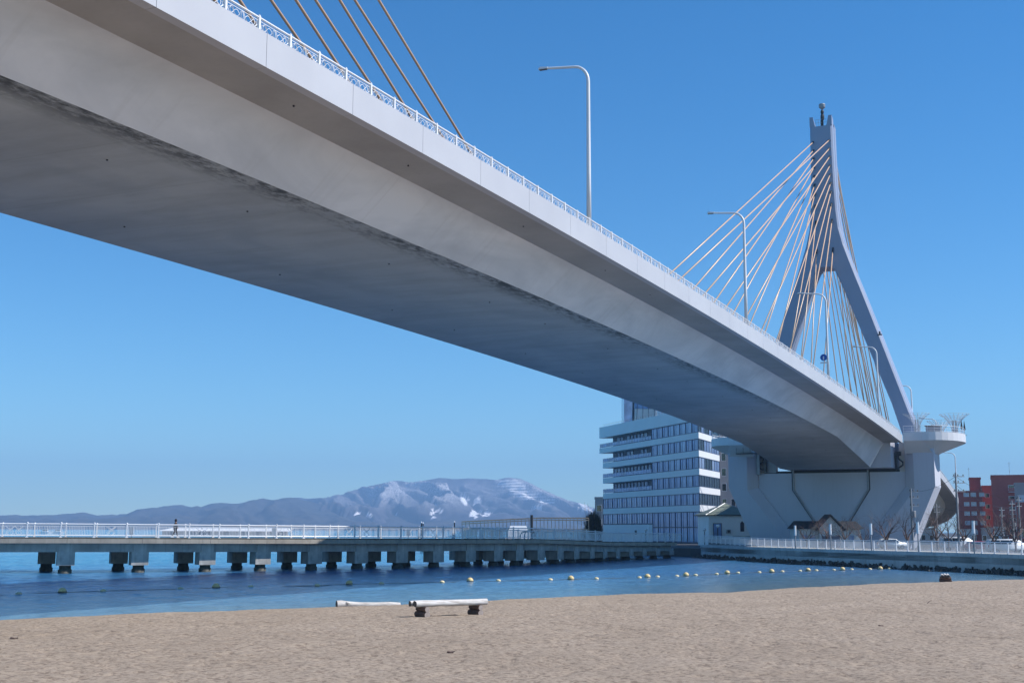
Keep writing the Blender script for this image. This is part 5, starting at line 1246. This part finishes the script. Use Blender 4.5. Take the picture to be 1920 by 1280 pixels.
# ------------------------------------------------------------------ parked cars
def car(name, label, px_, d, L, Hh, prof_, rz, mat, group='vehicles along the quay road', W=1.8):
    t = thing(name, label, 'van' if 'van' in name else 'bus' if 'bus' in name else 'car', at(px_, d, CITY_Z), rz, group)
    bm = bmesh.new(); vs_ = []
    def sec(y, ins):
        return [bm.verts.new((x * L / 2, y, .28 + (z * (Hh - .28)))) for x, z in prof_]
    top_i = [i for i, (x, z) in enumerate(prof_) if z > .62]
    rows = []
    for y, tight in ((-W / 2, 1), (-W / 2 * .3, 0), (W / 2 * .3, 0), (W / 2, 1)):
        rows.append([bm.verts.new((x * L / 2, y * (.86 if tight and z > .62 else 1.0), .28 + z * (Hh - .28) - (.03 if tight and z > .9 else 0))) for x, z in prof_])
    n = len(prof_)
    for a, c in zip(rows[:-1], rows[1:]):
        for i in range(n): bm.faces.new((a[i], a[(i + 1) % n], c[(i + 1) % n], c[i]))
    bm.faces.new(rows[0][::-1]); bm.faces.new(rows[-1]); bmesh.ops.recalc_face_normals(bm, faces=bm.faces)
    bmesh.ops.bevel(bm, geom=[e for e in bm.edges], offset=.05, segments=2, affect='EDGES', clamp_overlap=True)
    me = bpy.data.meshes.new('body'); bm.to_mesh(me); bm.free(); me.materials.append(M[mat]); me.polygons.foreach_set('use_smooth', [True] * len(me.polygons))
    b_ = link(bpy.data.objects.new('body', me)); b_.parent = t
    tp = [(x, z) for x, z in prof_ if z > .6]; xr = max(x for x, z in tp if z > .9) * L / 2; xl = min(x for x, z in tp if z > .9) * L / 2
    xr0 = max(x for x, z in tp) * L / 2; xl0 = min(x for x, z in tp) * L / 2; zb, zt = .28 + .60 * (Hh - .28), .28 + .91 * (Hh - .28)
    for s_ in (-1, 1):
        m_ = 3; mb = MB()
        for k in range(m_):
            u0, u1 = k / m_ + .012, (k + 1) / m_ - .012
            lo = lambda u: xl0 + .1 + (xr0 - xl0 - .25) * u; hi = lambda u: xl + .08 + (xr - xl - .16) * u
            y0, y1 = s_ * W / 2 * .965, s_ * W / 2 * .875
            q0 = [(lo(u0), y0, zb), (lo(u1), y0, zb), (hi(u1), y1, zt), (hi(u0), y1, zt)]; q1 = [(x, y - s_ * .10, z) for x, y, z in q0]
            mb.hexa(q0, q1)
        mb.build('side_window', M['glass_dark'], b_)
    mb = MB(); mb.hexa([(xr0 + .03, -W * .38, zb), (xr0 + .03, W * .38, zb), (xr + .03, W * .34, zt), (xr + .03, -W * .34, zt)], [(xr0 - .1, -W * .38, zb), (xr0 - .1, W * .38, zb), (xr - .1, W * .34, zt), (xr - .1, -W * .34, zt)]); mb.build('windscreen', M['glass_dark'], b_)
    wh = None
    for x in (-L * .31, L * .31):
        for y in (-W / 2 + .08, W / 2 - .08):
            if wh is None: mb = MB(); mb.tube([(0, -.11, 0), (0, .11, 0)], .32, 14); o = mb.build('wheel', M['tyre'], t); mb = MB(); mb.tube([(0, -.125, 0), (0, .125, 0)], .19, 10); r_ = mb.build('rim', M['mid_metal'], o); wh = (o.data, r_.data)
            else: o = inst('wheel', wh[0], t); inst('rim', wh[1], o)
            o.location = (x, y, .32)
    for y in (-W * .36, W * .36):
        mb = MB(); mb.box((L / 2 - .03, y, .28 + .42 * (Hh - .28)), (.1, .34, .18)); mb.build('headlight', M['glass_light'], t)
        mb = MB(); mb.box((-L / 2 + .03, y, .28 + .45 * (Hh - .28)), (.1, .16, .3)); mb.build('tail_light', M['car_red'], t)
    return t
SUV = [(-1, .1), (-.98, .55), (-.92, .66), (-.78, .98), (-.2, 1.0), (.22, .96), (.50, .64), (.95, .52), (1, .12)]
VAN = [(-1, .08), (-1, .55), (-.97, .66), (-.93, .97), (.3, 1.0), (.55, .95), (.80, .62), (.97, .45), (1, .1)]
car('parked_car', 'white station wagon on the road before the right pier leg', 1672, 196, 4.3, 1.62, SUV, -.05, 'car_white')
car('parked_van', 'long white van with a dark window strip behind the quay railing', 1795, 178, 4.9, 1.98, VAN, -.06, 'car_white')
car('parked_car', 'red car half hidden between the two white vans', 1838, 172, 4.0, 1.45, SUV, -.05, 'car_red')
car('parked_van', 'white van at the right edge with its sloping windscreen towards the picture edge', 1886, 154, 4.7, 1.85, VAN, -.06, 'car_white')
# road markings on the quay road
mb = MB()
for k in range(16):
    a = at(1500 + 34 * k, 210 - 2.6 * k); mb.box((a.x, a.y, CITY_Z + .006), (2.2, .15, .004))
mb.build('road_marking', M['rail_white'], kind='structure')
# ------------------------------------------------------------------ haze
hm = bpy.data.materials.new('haze_air'); hm.use_nodes = True; nt = hm.node_tree
nt.nodes.remove(nt.nodes['Principled BSDF']); pv = nt.nodes.new('ShaderNodeVolumePrincipled')
pv.inputs['Color'].default_value = (.36, .62, 1.0, 1); pv.inputs['Density'].default_value = 1.6e-4; pv.inputs['Anisotropy'].default_value = 0.0
nt.links.new(pv.outputs[0], nt.nodes['Material Output'].inputs['Volume'])
mb = MB(); mb.box((0, 4600, 260 - 5), (19000, 10600, 530)); tag(mb.build('haze', hm), kind='stuff')
